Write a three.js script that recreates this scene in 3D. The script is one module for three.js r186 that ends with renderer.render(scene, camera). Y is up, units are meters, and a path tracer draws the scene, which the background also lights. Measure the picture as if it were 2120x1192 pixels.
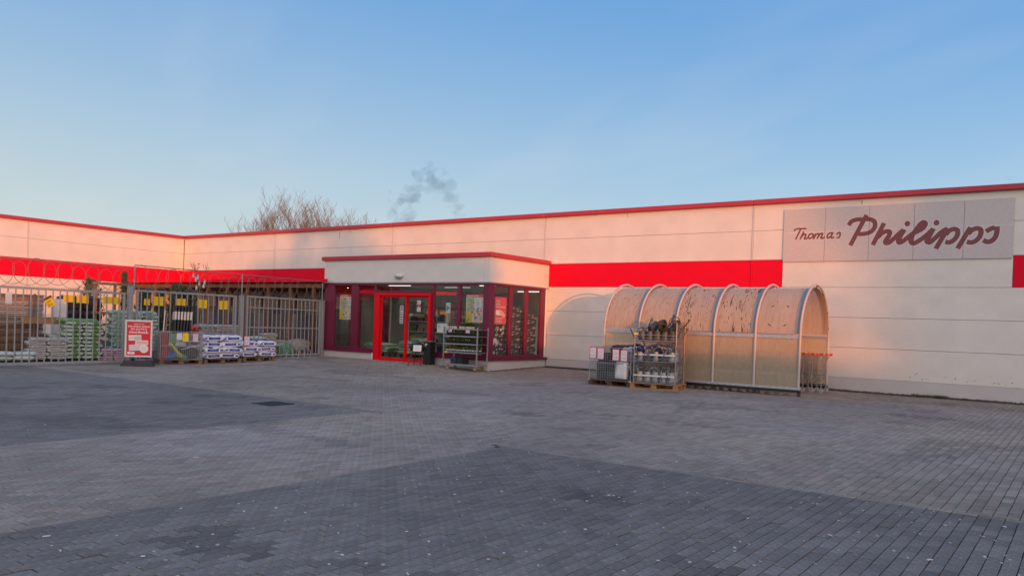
import * as THREE from 'three';
import { mergeGeometries } from 'three/addons/utils/BufferGeometryUtils.js';
import { RoundedBoxGeometry } from 'three/addons/geometries/RoundedBoxGeometry.js';
import { MarchingCubes } from 'three/addons/objects/MarchingCubes.js';
import { RectAreaLightUniformsLib } from 'three/addons/lights/RectAreaLightUniformsLib.js';

// ---------------------------------------------------------------- camera, sky, sun, exposure
const scene = new THREE.Scene();
const camera = new THREE.PerspectiveCamera(2 * Math.atan(693.56 / 1663.04) * 180 / Math.PI, 2127.36 / 1387.12, 0.1, 900);
camera.position.set(6.14, 1.507, 23.404);
camera.rotation.order = 'YXZ';
camera.rotation.set(-0.013, 0.624, 0.0351);
camera.setViewOffset(2127.36, 1387.12, 0, 0, 2120, 1192);
scene.add(camera);

const SUN = new THREE.Vector3(1.2, 0.07, 1.0).normalize();
const sun = new THREE.DirectionalLight(new THREE.Color().setRGB(1, 0.25, 0.03), 3.35);
sun.position.copy(SUN).multiplyScalar(160).add(new THREE.Vector3(-8, 0, 5));
sun.target.position.set(-8, 0, 5);
sun.castShadow = true;
sun.shadow.radius = 1;
Object.assign(sun.shadow.camera, { left: -50, right: 50, top: 30, bottom: -20, near: 1, far: 300 });
sun.shadow.mapSize.set(4096, 4096);
scene.add(sun, sun.target);

// clear late-evening sky: pale at the horizon, blue overhead, warm round the low sun
{
  const W = 1024, H = 512, veil = (() => { const t = [[7, 16], [9, 32], [11, 64]].map(([s, n]) => { const f = rng(s), a = new Float32Array(n * n).map(() => f()); return (x, y) => { x = ((x % n) + n) % n; y = ((y % n) + n) % n; const i = Math.floor(x), j = Math.floor(y), u = x - i, v = y - j, p = u * u * (3 - 2 * u), q = v * v * (3 - 2 * v), i1 = (i + 1) % n, j1 = (j + 1) % n; return (a[j * n + i] * (1 - p) + a[j * n + i1] * p) * (1 - q) + (a[j1 * n + i] * (1 - p) + a[j1 * n + i1] * p) * q; }; }); return (x, y) => 0.5 * t[0](x, y) + 0.3 * t[1](x * 2.3, y * 2.6) + 0.2 * t[2](x * 5.1, y * 6.3); })(), d = new Float32Array(W * H * 4);
  const mix = (a, b, t) => a.map((v, i) => v + (b[i] - v) * t);
  const zen = [0.045, 0.272, 0.69], mid = [0.40, 0.655, 0.86], low = [0.54, 0.70, 0.74], haze = [0.74, 0.70, 0.54], warm = [2.5, 1.60, 0.88];
  for (let j = 0; j < H; j++) for (let i = 0; i < W; i++) {
    const ph = (i + 0.5) / W * 2 * Math.PI - Math.PI, el = ((j + 0.5) / H - 0.5) * Math.PI;
    const x = Math.cos(el) * Math.cos(ph), z = Math.cos(el) * Math.sin(ph), y = Math.sin(el), e = Math.max(el, 0) * 180 / Math.PI;
    const side = 0.5 + 0.5 * (z * 0.3 - x * 0.95);   // haze lies a little thicker towards the left of the shop
    let c = mix(zen, mid, Math.exp(-Math.pow(e / 16, 1.7)));
    c = mix(c, low, Math.exp(-Math.pow(e / 9.5, 1.25)) * (0.45 + 0.55 * side));
    c = mix(c, [0.5, 0.64, 0.74], 0.32 * Math.max(0, side - 0.45));
    c = mix(c, haze, Math.exp(-e / 8.5) * 1.05 * side * side);
    const a = Math.acos(Math.min(1, x * SUN.x + y * SUN.y + z * SUN.z)) * 180 / Math.PI;
    const g = Math.exp(-Math.pow(a / 42, 1.6)) + 0.13 * Math.exp(-Math.pow(a / 70, 2));
    c = c.map((v, k) => v + warm[k] * g);
    if (el > 0) { const vx = x / (y + 0.12), vz = z / (y + 0.12), thin = Math.max(0, veil(vx * 0.9 + vz * 0.25, vz * 2.1 - vx * 0.8) - 0.50) * 0.30; c = c.map((v, k) => v * (1 - thin) + [0.80, 0.78, 0.80][k] * thin); }   // thin veils of high cloud
    if (el < 0) c = mix(c, [0.12, 0.12, 0.12], Math.min(1, -el * 12));
    const o = (j * W + i) * 4; d[o] = c[0]; d[o + 1] = c[1]; d[o + 2] = c[2]; d[o + 3] = 1;
  }
  const sky = new THREE.DataTexture(d, W, H, THREE.RGBAFormat, THREE.FloatType);
  sky.mapping = THREE.EquirectangularReflectionMapping; sky.magFilter = sky.minFilter = THREE.LinearFilter; sky.needsUpdate = true;
  scene.background = sky; scene.environment = sky;
}
const renderer = new THREE.WebGLRenderer({ antialias: true });
renderer.toneMapping = THREE.LinearToneMapping;
renderer.toneMappingExposure = 1.0;
renderer.shadowMap.enabled = true;
RectAreaLightUniformsLib.init();

// ---------------------------------------------------------------- helpers
function rng(a) { return () => { a |= 0; a = a + 0x6D2B79F5 | 0; let t = Math.imul(a ^ a >>> 15, 1 | a); t = t + Math.imul(t ^ t >>> 7, 61 | t) ^ t; return ((t ^ t >>> 14) >>> 0) / 4294967296; }; }
const R = rng(20240);
const rr = (a, b, f = R) => a + (b - a) * f();
const V = (x, y, z) => new THREE.Vector3(x, y, z);
const S = (a, b, x) => { const t = Math.min(1, Math.max(0, (x - a) / (b - a))); return t * t * (3 - 2 * t); };
const ground = (x, z) => Math.max(0.11 * S(-8.5, -12, x) * S(9, 3.6, z), 0.08 * S(3, -8, x) * S(4, 0, z));
const taken = {};
function numbered(n) { taken[n] = (taken[n] ?? -1) + 1; return taken[n] ? `${n}_${String(taken[n]).padStart(3, '0')}` : n; }
// uv in metres, laid on by the way each face points
function muv(g, k = 1, ox = 0, oy = 0) {
  const p = g.attributes.position, n = g.attributes.normal, uv = new Float32Array(p.count * 2);
  for (let i = 0; i < p.count; i++) {
    const ax = Math.abs(n.getX(i)), ay = Math.abs(n.getY(i)), az = Math.abs(n.getZ(i));
    let u, v;
    if (ay > ax && ay > az) { u = p.getX(i); v = p.getZ(i); } else if (ax > az) { u = p.getZ(i); v = p.getY(i); } else { u = p.getX(i); v = p.getY(i); }
    uv[2 * i] = u * k + ox; uv[2 * i + 1] = v * k + oy;
  }
  g.setAttribute('uv', new THREE.BufferAttribute(uv, 2));
  return g;
}
const clean = (g) => { g = g.index ? g.toNonIndexed() : g; for (const k of Object.keys(g.attributes)) if (!['position', 'normal', 'uv'].includes(k)) g.deleteAttribute(k); g.morphAttributes = {}; return g; };
const tmpM = new THREE.Matrix4(), tmpQ = new THREE.Quaternion();
class MB {
  constructor() { this.g = []; }
  add(g, keepUv) { g = clean(g); if (!keepUv || !g.attributes.uv) muv(g); this.g.push(g); return this; }
  box(x, y, z, w, h, d, rx = 0, ry = 0, rz = 0) { const g = new THREE.BoxGeometry(w, h, d); g.applyMatrix4(tmpM.compose(V(x, y, z), tmpQ.setFromEuler(new THREE.Euler(rx, ry, rz)), V(1, 1, 1))); return this.add(g); }
  rbox(x, y, z, w, h, d, r = 0.01, rx = 0, ry = 0, rz = 0) { const g = new RoundedBoxGeometry(w, h, d, 1, Math.min(r, w / 2.02, h / 2.02, d / 2.02)); g.applyMatrix4(tmpM.compose(V(x, y, z), tmpQ.setFromEuler(new THREE.Euler(rx, ry, rz)), V(1, 1, 1))); return this.add(g); }
  rod(a, b, r, r2 = r, n = 6) { a = V(...a); b = V(...b); const l = a.distanceTo(b); if (l < 1e-6) return this; const g = new THREE.CylinderGeometry(r2, r, l, n, 1); g.applyMatrix4(tmpM.compose(a.clone().add(b).multiplyScalar(0.5), tmpQ.setFromUnitVectors(V(0, 1, 0), b.clone().sub(a).normalize()), V(1, 1, 1))); return this.add(g); }
  wire(a, b, w = 0.005) { a = V(...a); b = V(...b); const l = a.distanceTo(b), g = new THREE.BoxGeometry(w, l, w); g.applyMatrix4(tmpM.compose(a.clone().add(b).multiplyScalar(0.5), tmpQ.setFromUnitVectors(V(0, 1, 0), b.clone().sub(a).normalize()), V(1, 1, 1))); return this.add(g); }
  tube(pts, r, seg = 24, n = 6, closed = false) { return this.add(new THREE.TubeGeometry(new THREE.CatmullRomCurve3(pts.map((p) => V(...p)), closed), seg, r, n, closed)); }
  lathe(prof, n = 20, x = 0, y = 0, z = 0) { const g = new THREE.LatheGeometry(prof.map((p) => new THREE.Vector2(...p)), n); g.translate(x, y, z); return this.add(g); }
  geo() { return this.g.length === 1 ? this.g[0] : mergeGeometries(this.g, false); }
  build(name, mat, parent, label) { return part(name, this.geo(), mat, parent, label); }
}
function part(name, geo, mat, parent, label) {
  const m = new THREE.Mesh(geo, mat); m.name = parent === scene ? numbered(name) : name; m.castShadow = m.receiveShadow = true;
  if (label) m.userData.label = label;
  parent.add(m); return m;
}
function thing(name, label, category, [x, y, z] = [0, 0, 0], turn = 0, group) {
  const o = new THREE.Group(); o.name = numbered(name); scene.add(o); o.position.set(x, y, z); o.rotation.y = turn;
  o.userData = { label, category }; if (group) o.userData.group = group;
  return o;
}
function dup(src, name, label, [x, y, z], turn = 0, group, rx = 0, rz = 0) {
  const r = src.clone(); r.name = numbered(name); scene.add(r); r.position.set(x, y, z); r.rotation.set(rx, turn, rz, 'YXZ');
  r.userData = { ...src.userData, label }; if (group) r.userData.group = group;
  return r;
}
function struct(name, geo, mat) { const m = part(name, geo, mat, scene); m.userData.kind = 'structure'; return m; }
const deg = Math.PI / 180;
const ORD = ['first', 'second', 'third', 'fourth', 'fifth', 'sixth', 'seventh', 'eighth', 'ninth', 'tenth', 'eleventh', 'twelfth', 'thirteenth', 'fourteenth'];

// ---------------------------------------------------------------- textures and materials
function lattice(seed, n) { const f = rng(seed), a = new Float32Array(n * n); for (let i = 0; i < n * n; i++) a[i] = f(); return (x, y) => { x = ((x % n) + n) % n; y = ((y % n) + n) % n; const i = Math.floor(x), j = Math.floor(y), u = x - i, v = y - j, s = u * u * (3 - 2 * u), t = v * v * (3 - 2 * v), i1 = (i + 1) % n, j1 = (j + 1) % n; return (a[j * n + i] * (1 - s) + a[j * n + i1] * s) * (1 - t) + (a[j1 * n + i] * (1 - s) + a[j1 * n + i1] * s) * t; }; }
function dataTex(w, h, fn, rep = [1, 1], srgb = true) {
  const d = new Uint8Array(w * h * 4);
  for (let j = 0; j < h; j++) for (let i = 0; i < w; i++) { const c = fn(i / w, j / h, i, j), o = (j * w + i) * 4; d[o] = c[0]; d[o + 1] = c[1]; d[o + 2] = c[2]; d[o + 3] = c[3] ?? 255; }
  const t = new THREE.DataTexture(d, w, h); t.wrapS = t.wrapT = THREE.RepeatWrapping; t.magFilter = THREE.LinearFilter; t.minFilter = THREE.LinearMipmapLinearFilter; t.generateMipmaps = true;
  t.repeat.set(...rep); if (srgb) t.colorSpace = THREE.SRGBColorSpace; t.needsUpdate = true; return t;
}
const clamp = (v) => Math.max(0, Math.min(255, v));
const n8 = lattice(1, 8), n16 = lattice(2, 16), n64 = lattice(3, 64), n128 = lattice(4, 128), n256 = lattice(5, 256);
// soft blotches with a fine tooth: paint, plaster, plastic
const texPaint = dataTex(512, 512, (u, v) => { const q = 232 + 9 * (n8(u * 8, v * 8) - 0.5) + 4 * (n64(u * 64, v * 64) - 0.5) + 5 * (n256(u * 256, v * 256) - 0.5); return [clamp(q), clamp(q), clamp(q)]; }, [0.4, 0.4]);
const texConcrete = dataTex(512, 512, (u, v) => { const q = 205 + 40 * (n16(u * 16, v * 16) - 0.5) + 54 * (n128(u * 128, v * 128) - 0.5) + 88 * (n256(u * 256, v * 256) - 0.5); return [clamp(q), clamp(q), clamp(q)]; }, [2.2, 2.2]);
const texWood = dataTex(256, 256, (u, v) => { const g = n64(u * 6 + n8(u * 8, v * 8) * 1.6, v * 64), q = 190 + 70 * (g - 0.5) + 40 * (n256(u * 30, v * 256) - 0.5) + 24 * (n8(u * 8, v * 8) - 0.5); return [clamp(q + 8), clamp(q), clamp(q - 8)]; }, [0.9, 3]);
const texZinc = dataTex(256, 256, (u, v) => { const q = 214 + 46 * (n64(u * 64, v * 64) - 0.5) + 30 * (n16(u * 16, v * 16) - 0.5); return [clamp(q), clamp(q), clamp(q + 2)]; }, [3, 3]);
const bumpFine = dataTex(256, 256, (u, v) => { const q = 128 + 90 * (n256(u * 256, v * 256) - 0.5) + 70 * (n64(u * 64, v * 64) - 0.5); return [clamp(q), clamp(q), clamp(q)]; }, [4, 4], false);
const lin = (r, g, b) => new THREE.Color().setRGB(r, g, b);
const mat = (r, g, b, o = {}) => new THREE.MeshStandardMaterial({ color: lin(r, g, b), roughness: 0.7, ...o });
const M = {
  wall: mat(0.84, 0.82, 0.755, { map: texPaint, roughness: 0.55 }),
  red: new THREE.MeshPhysicalMaterial({ color: lin(0.88, 0.004, 0.034), map: texPaint, roughness: 0.6, specularIntensity: 0.25 }),
  coping: mat(0.52, 0.035, 0.06, { map: texPaint, roughness: 0.42 }),
  plinth: mat(0.64, 0.63, 0.62, { map: texPaint, roughness: 0.85 }),
  maroon: mat(0.18, 0.008, 0.048, { map: texPaint, roughness: 0.42 }),
  doorRed: new THREE.MeshPhysicalMaterial({ color: lin(0.86, 0.004, 0.012), map: texPaint, roughness: 0.45, specularIntensity: 0.4 }),
  backing: mat(0.40, 0.39, 0.38, { roughness: 0.9 }),
  joint: mat(0.7, 0.68, 0.66, { map: texPaint, roughness: 0.5 }),
  fence: mat(0.47, 0.48, 0.46, { map: texZinc, roughness: 0.5, metalness: 0.25 }),
  zinc: mat(0.52, 0.54, 0.56, { map: texZinc, roughness: 0.42, metalness: 0.65 }),
  alu: mat(0.66, 0.67, 0.70, { map: texZinc, roughness: 0.42, metalness: 0.5 }),
  rusty: mat(0.36, 0.29, 0.26, { map: texZinc, roughness: 0.7, metalness: 0.4 }),
  black: mat(0.012, 0.012, 0.014, { roughness: 0.45 }),
  rubber: mat(0.02, 0.02, 0.022, { roughness: 0.8 }),
  darkGrey: mat(0.06, 0.065, 0.075, { map: texPaint, roughness: 0.6 }),
  white: mat(0.78, 0.77, 0.75, { map: texPaint, roughness: 0.6 }),
  woodNew: mat(0.56, 0.33, 0.14, { map: texWood, roughness: 0.75 }),
  woodOld: mat(0.30, 0.215, 0.15, { map: texWood, roughness: 0.85 }),
  woodBrown: mat(0.32, 0.15, 0.075, { map: texWood, roughness: 0.8 }),
  bark: mat(0.34, 0.30, 0.265, { map: texWood, roughness: 0.95 }),
  glass: new THREE.MeshPhysicalMaterial({ color: lin(0.90, 0.94, 0.92), transmission: 1, roughness: 0.0, thickness: 0, ior: 1.52, specularIntensity: 1 }),
  inside: mat(0.58, 0.57, 0.55, { map: texPaint, roughness: 0.8 }),
  insideFloor: mat(0.20, 0.19, 0.18, { map: texConcrete, roughness: 0.5 }),
};
// flat print on a canvas
function printTex(w, h, draw) { const c = document.createElement('canvas'); c.width = w; c.height = h; const x = c.getContext('2d'); draw(x, w, h); const t = new THREE.CanvasTexture(c); t.colorSpace = THREE.SRGBColorSpace; t.anisotropy = 8; return t; }
const printMat = (t, o = {}) => new THREE.MeshStandardMaterial({ map: t, roughness: 0.55, ...o });

// ---------------------------------------------------------------- ground and paving
{
  const xs = [], zs = [];
  for (const v of [-420, -200, -100, -60, -34]) xs.push(v); for (let v = -32; v <= 14; v += 1) xs.push(v); for (const v of [20, 40, 70, 120, 200, 420]) xs.push(v);
  for (const v of [-420, -200, -100, -40, -12]) zs.push(v); for (let v = -1; v <= 26; v += 0.5) zs.push(v); for (const v of [30, 45, 70, 120, 200, 420]) zs.push(v);
  const p = [], idx = [], uv = [];
  for (const z of zs) for (const x of xs) { p.push(x, ground(x, z) - 0.0075, z); uv.push(x, z); }
  for (let j = 0; j < zs.length - 1; j++) for (let i = 0; i < xs.length - 1; i++) { const a = j * xs.length + i, b = a + 1, c = a + xs.length, d = c + 1; idx.push(a, c, b, b, c, d); }
  const g = new THREE.BufferGeometry(); g.setAttribute('position', new THREE.Float32BufferAttribute(p, 3)); g.setAttribute('uv', new THREE.Float32BufferAttribute(uv, 2)); g.setIndex(idx); g.computeVertexNormals();
  struct('ground', g, mat(0.045, 0.045, 0.048, { map: texConcrete, roughness: 0.95 }));
}
// one block: 20 x 10 cm, chamfered, its top at y = 0
function paverGeo(w, l, c, t) {
  const P = [], top = (sx, sz, y, i) => [sx * (w / 2 - i), y, sz * (l / 2 - i)];
  const ring = (y, i) => [top(-1, -1, y, i), top(1, -1, y, i), top(1, 1, y, i), top(-1, 1, y, i)];
  const a = ring(0, c), b = ring(-c * 0.8, 0), d = ring(-t, 0), q = (A, B, C, D) => P.push(...A, ...D, ...C, ...A, ...C, ...B);
  q(a[0], a[1], a[2], a[3]);
  for (let k = 0; k < 4; k++) { const m = (k + 1) % 4; q(a[m], a[k], b[k], b[m]); q(b[m], b[k], d[k], d[m]); }
  const g = new THREE.BufferGeometry(); g.setAttribute('position', new THREE.Float32BufferAttribute(P, 3)); g.computeVertexNormals(); return muv(g);
}
{
  const paving = new THREE.Group(); paving.name = 'paving'; paving.userData = { kind: 'structure', label: 'grey concrete block paving of the forecourt in two shades', category: 'paving' }; scene.add(paving);
  const f = rng(77), nA = lattice(31, 64), nB = lattice(32, 64), nC = lattice(33, 64);
  const view = new THREE.Matrix4(); camera.updateMatrixWorld(); view.copy(camera.matrixWorld).invert();
  const list = [];
    const STAINS = [[-9.5, 15.2, 0.5], [-8.2, 16.4, 0.35], [-6.4, 15.8, 0.3], [-7.2, 14.7, 0.28], [2.6, 17.2, 0.3], [4.2, 18.6, 0.35], [-1.6, 12.2, 0.35], [3.5, 6.2, 0.5], [1.5, 20.3, 0.4]];   // oil drips from parked cars
  // two bays of newer dark blocks, each edged by a pale course laid lengthwise; lanes of older pale blocks
  const bayA = (x, z) => x > 0.3 && z > 15.45, bayB = (x, z) => x < -3.4 && z > 13.95;
  const edge = (x, z) => (x > 0.1 && z > 15.25 && !bayA(x, z)) || (x < -3.2 && z > 13.75 && !bayB(x, z));
  const lay = (x, z, dark, len, turn) => {
    let v = dark ? 0.250 : 0.350;
    v *= 0.84 + 0.32 * f();
    v *= 0.74 + 0.36 * nA(x * 0.45, z * 0.45) + 0.20 * nB(x * 2.3, z * 2.3);
    const oil = nC(x * 0.9 + 7, z * 0.9); if (oil > 0.80 && f() < 0.85) v *= 0.78;
    for (const [sx, sz, sr] of STAINS) { const q = Math.hypot((x - sx) * 0.7, z - sz) / sr; if (q < 1 && f() < 1.25 - q) v *= 0.66; }
    const rd = f() < (dark ? 0.03 : 0.12) ? 0.08 : 0, yl = (nB(x * 0.4 + 20, z * 0.4) - 0.5) * 0.12;
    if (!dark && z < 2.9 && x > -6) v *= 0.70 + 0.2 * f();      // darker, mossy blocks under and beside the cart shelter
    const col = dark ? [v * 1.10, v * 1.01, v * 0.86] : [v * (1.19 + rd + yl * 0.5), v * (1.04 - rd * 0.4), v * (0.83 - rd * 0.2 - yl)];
    const sunk = f() < 0.02 ? -0.005 : 0;
    list.push({ x: x + (f() - 0.5) * 0.003, z: z + (f() - 0.5) * 0.004, y: (f() - 0.5) * 0.004 + sunk, rx: (f() - 0.5) * 0.016, rz: (f() - 0.5) * 0.022, ry: turn + (f() - 0.5) * 0.022, len, col });
  };
  let row = 0;
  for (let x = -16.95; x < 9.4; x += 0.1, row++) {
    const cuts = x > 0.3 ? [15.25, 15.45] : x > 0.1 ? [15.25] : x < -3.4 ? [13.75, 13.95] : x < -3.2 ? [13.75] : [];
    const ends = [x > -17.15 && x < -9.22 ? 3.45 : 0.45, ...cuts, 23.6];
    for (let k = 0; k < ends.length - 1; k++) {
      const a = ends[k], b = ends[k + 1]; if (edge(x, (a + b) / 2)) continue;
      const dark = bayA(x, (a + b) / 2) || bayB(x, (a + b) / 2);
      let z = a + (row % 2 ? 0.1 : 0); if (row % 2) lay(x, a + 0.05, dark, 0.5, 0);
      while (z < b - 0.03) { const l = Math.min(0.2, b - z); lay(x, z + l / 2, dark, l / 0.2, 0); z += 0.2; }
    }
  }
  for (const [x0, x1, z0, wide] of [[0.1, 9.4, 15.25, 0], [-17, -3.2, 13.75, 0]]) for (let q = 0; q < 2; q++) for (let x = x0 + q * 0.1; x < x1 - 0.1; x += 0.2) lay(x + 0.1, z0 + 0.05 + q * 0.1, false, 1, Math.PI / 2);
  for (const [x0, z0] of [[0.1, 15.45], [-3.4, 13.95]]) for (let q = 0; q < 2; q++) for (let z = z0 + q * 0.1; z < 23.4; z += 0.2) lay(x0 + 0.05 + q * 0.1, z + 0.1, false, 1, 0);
  const cam = camera.position;
  for (const b of list) {
    const q = V(b.x, 0, b.z).applyMatrix4(view), sx = 1063.68 + 1663.04 * q.x / -q.z, sy = 693.56 - 1663.04 * q.y / -q.z;
    b.d = q.z < 0 && sx > 10 && sx < 2110 && sy > 0 && sy < 1180 ? Math.hypot(b.x - cam.x, b.z - cam.z) : 1e9;
  }
  list.sort((a, b) => a.d - b.d);
  const geo = paverGeo(0.0925, 0.1925, 0.0022, 0.04);
  const pm = (c) => new THREE.MeshStandardMaterial({ color: lin(...c), map: texConcrete, roughness: 0.86, bumpMap: bumpFine, bumpScale: 0.0012 });
  const shades = new Map();
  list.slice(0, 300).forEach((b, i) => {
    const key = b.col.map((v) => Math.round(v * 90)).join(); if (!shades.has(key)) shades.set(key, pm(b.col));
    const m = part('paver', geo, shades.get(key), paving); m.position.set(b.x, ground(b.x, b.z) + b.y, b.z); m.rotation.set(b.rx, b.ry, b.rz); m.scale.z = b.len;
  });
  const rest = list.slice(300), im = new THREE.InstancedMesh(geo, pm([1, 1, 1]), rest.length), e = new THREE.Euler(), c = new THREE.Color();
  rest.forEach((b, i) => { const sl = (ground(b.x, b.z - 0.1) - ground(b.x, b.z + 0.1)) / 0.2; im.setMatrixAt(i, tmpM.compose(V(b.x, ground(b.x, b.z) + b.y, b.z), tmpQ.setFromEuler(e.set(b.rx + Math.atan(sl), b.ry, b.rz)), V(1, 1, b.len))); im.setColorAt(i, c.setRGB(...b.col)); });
  im.name = 'paver_field'; im.userData.kind = 'stuff'; im.castShadow = im.receiveShadow = true; paving.add(im);

  // trodden chewing gum and grit on the blocks
  const gum = new THREE.InstancedMesh(muv(clean(new THREE.CylinderGeometry(0.5, 0.55, 1, 7))), mat(0.72, 0.72, 0.70, { roughness: 0.9 }), 620), gr = rng(5);
  for (let i = 0; i < 620; i++) {
    let x = rr(-6, 7, gr), z = rr(9, 22.4, gr); if (gr() < 0.55) { x = rr(0.4, 6.5, gr); z = rr(15.5, 21, gr); }
    const s = rr(0.009, 0.025, gr), k = rr(0.25, 0.85, gr); gum.setMatrixAt(i, tmpM.compose(V(x, ground(x, z) + 0.0030, z), tmpQ.setFromEuler(e.set(0, gr() * 6, 0)), V(s, 0.0034, s * rr(0.6, 1.6, gr)))); gum.setColorAt(i, c.setRGB(k, k, k * 0.98));
  }
  gum.name = 'gum_spots'; gum.userData = { kind: 'stuff', label: 'pale trodden chewing gum spots on the block paving', category: 'gum' }; gum.receiveShadow = true; scene.add(gum);
  const lf = rng(15);
  for (const [x, z, s, where] of [[-1.4, 18.53, 0.05, 'alone on the pale lane at the left'], [4.6, 17.1, 0.06, 'nearest the right picture edge in the dark bay'], [2.9, 19.9, 0.05, 'in the middle foreground of the dark bay'], [1.0, 21.0, 0.05, 'in the bottom left corner, right one'], [0.6, 20.9, 0.045, 'in the bottom left corner, left one'], [5.3, 17.3, 0.045, 'at the lower right in the dark bay']]) {
    const m = new MB(); m.tube([[-s / 2, 0.006, 0], [0, 0.007, s * 0.12], [s / 2, 0.006, 0]], 0.005, 8, 5);
    const o = m.build('cigarette_end', M.white, scene); o.position.set(x, ground(x, z) + 0.002, z); o.rotation.y = lf() * 6;
    o.userData = { label: `white cigarette end on the paving, ${where}`, category: 'litter', group: 'litter on the forecourt' };
  }
}
// drain cover in the joint between the two pavings
{
  const t = thing('drain_cover', 'dark iron drain grate set in the paving at the edge of the dark bay', 'drain', [-5.25, 0.0, 14.6], 0);
  new MB().box(0, 0.004, -0.235, 0.5, 0.02, 0.03).box(0, 0.004, 0.235, 0.5, 0.02, 0.03).box(-0.235, 0.004, 0, 0.03, 0.02, 0.44).box(0.235, 0.004, 0, 0.03, 0.02, 0.44).build('frame', mat(0.035, 0.036, 0.04, { roughness: 0.55, metalness: 0.5 }), t);
  for (let i = 0; i < 9; i++) new MB().box(0, 0.003, -0.19 + i * 0.0475, 0.44, 0.02, 0.022).build('slat', mat(0.045, 0.046, 0.05, { roughness: 0.6, metalness: 0.5 }), t);
}
// bare earth, gravel and weeds along the foot of the shop
{
  const strip = new MB(), f = rng(91);
  const P = []; for (let x = -9.2; x < 9.4; x += 0.2) { const a = 0.38 + 0.07 * f(); P.push([x, a]); }
  const pos = []; for (let i = 0; i < P.length - 1; i++) { const [x0, a0] = P[i], [x1, a1] = P[i + 1], y0 = ground(x0, 0.2) + 0.008, y1 = ground(x1, 0.2) + 0.008; pos.push(x0, y0, 0.0, x0, y0 - 0.004, a0, x1, y1 - 0.004, a1, x0, y0, 0.0, x1, y1 - 0.004, a1, x1, y1, 0.0); }
  const g = new THREE.BufferGeometry(); g.setAttribute('position', new THREE.Float32BufferAttribute(pos, 3)); g.computeVertexNormals(); muv(g);
  struct('earth_strip', g, mat(0.065, 0.052, 0.042, { map: texConcrete, roughness: 1 }));
  const st = new THREE.InstancedMesh(muv(clean(new THREE.DodecahedronGeometry(0.5, 0))), mat(0.30, 0.28, 0.26, { map: texConcrete, roughness: 0.95 }), 2400), e = new THREE.Euler(), c = new THREE.Color();
  for (let i = 0; i < 2400; i++) {
    const vest = f() < 0.16, x = vest ? -9.2 + f() * 0.2 : rr(-9.2, 9.2, f), z = vest ? rr(0, 3.4, f) : 0.02 + 0.30 * f() * f(), s = rr(0.012, 0.042, f), k = rr(0.25, 1.15, f);
    st.setMatrixAt(i, tmpM.compose(V(x, ground(x, z) + 0.014 + s * 0.2, z), tmpQ.setFromEuler(e.set(f() * 6, f() * 6, f() * 6)), V(s, s * 0.7, s))); st.setColorAt(i, c.setRGB(k, k * 0.97, k * 0.93));
  }
  st.name = 'gravel_strip'; st.userData = { kind: 'stuff', label: 'loose gravel along the foot of the white shop wall', category: 'gravel' }; st.castShadow = st.receiveShadow = true; scene.add(st);
  const leaf = new THREE.BufferGeometry(); leaf.setAttribute('position', new THREE.Float32BufferAttribute([-0.006, 0, 0, 0.006, 0, 0, 0.003, 0.05, 0.012, -0.006, 0, 0, 0.003, 0.05, 0.012, 0, 0.08, 0.035], 3)); leaf.computeVertexNormals(); muv(leaf);
  const wd = new THREE.InstancedMesh(leaf, mat(0.075, 0.12, 0.035, { roughness: 0.8, side: THREE.DoubleSide }), 1500);
  const clumps = []; for (let i = 0; i < 26; i++) clumps.push([rr(-8.5, 8.8, f), rr(0.05, 0.36, f), rr(0.4, 1, f)]); for (let i = 0; i < 12; i++) clumps.push([rr(2.4, 3.3, f), rr(0.1, 0.34, f), 1]);
  for (let i = 0; i < 1500; i++) { const [cx, cz, k] = clumps[i % clumps.length], x = cx + (f() - 0.5) * 0.18, z = Math.max(0.02, cz + (f() - 0.5) * 0.08), s = rr(0.5, 1.1, f) * k; wd.setMatrixAt(i, tmpM.compose(V(x, ground(x, z) + 0.006, z), tmpQ.setFromEuler(e.set(rr(-0.5, 0.9, f), f() * 6.3, 0)), V(s, s, s))); }
  wd.name = 'weeds'; wd.userData = { kind: 'stuff', label: 'small green weeds in the gravel along the wall', category: 'weeds' }; wd.castShadow = wd.receiveShadow = true; scene.add(wd);
}

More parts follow.
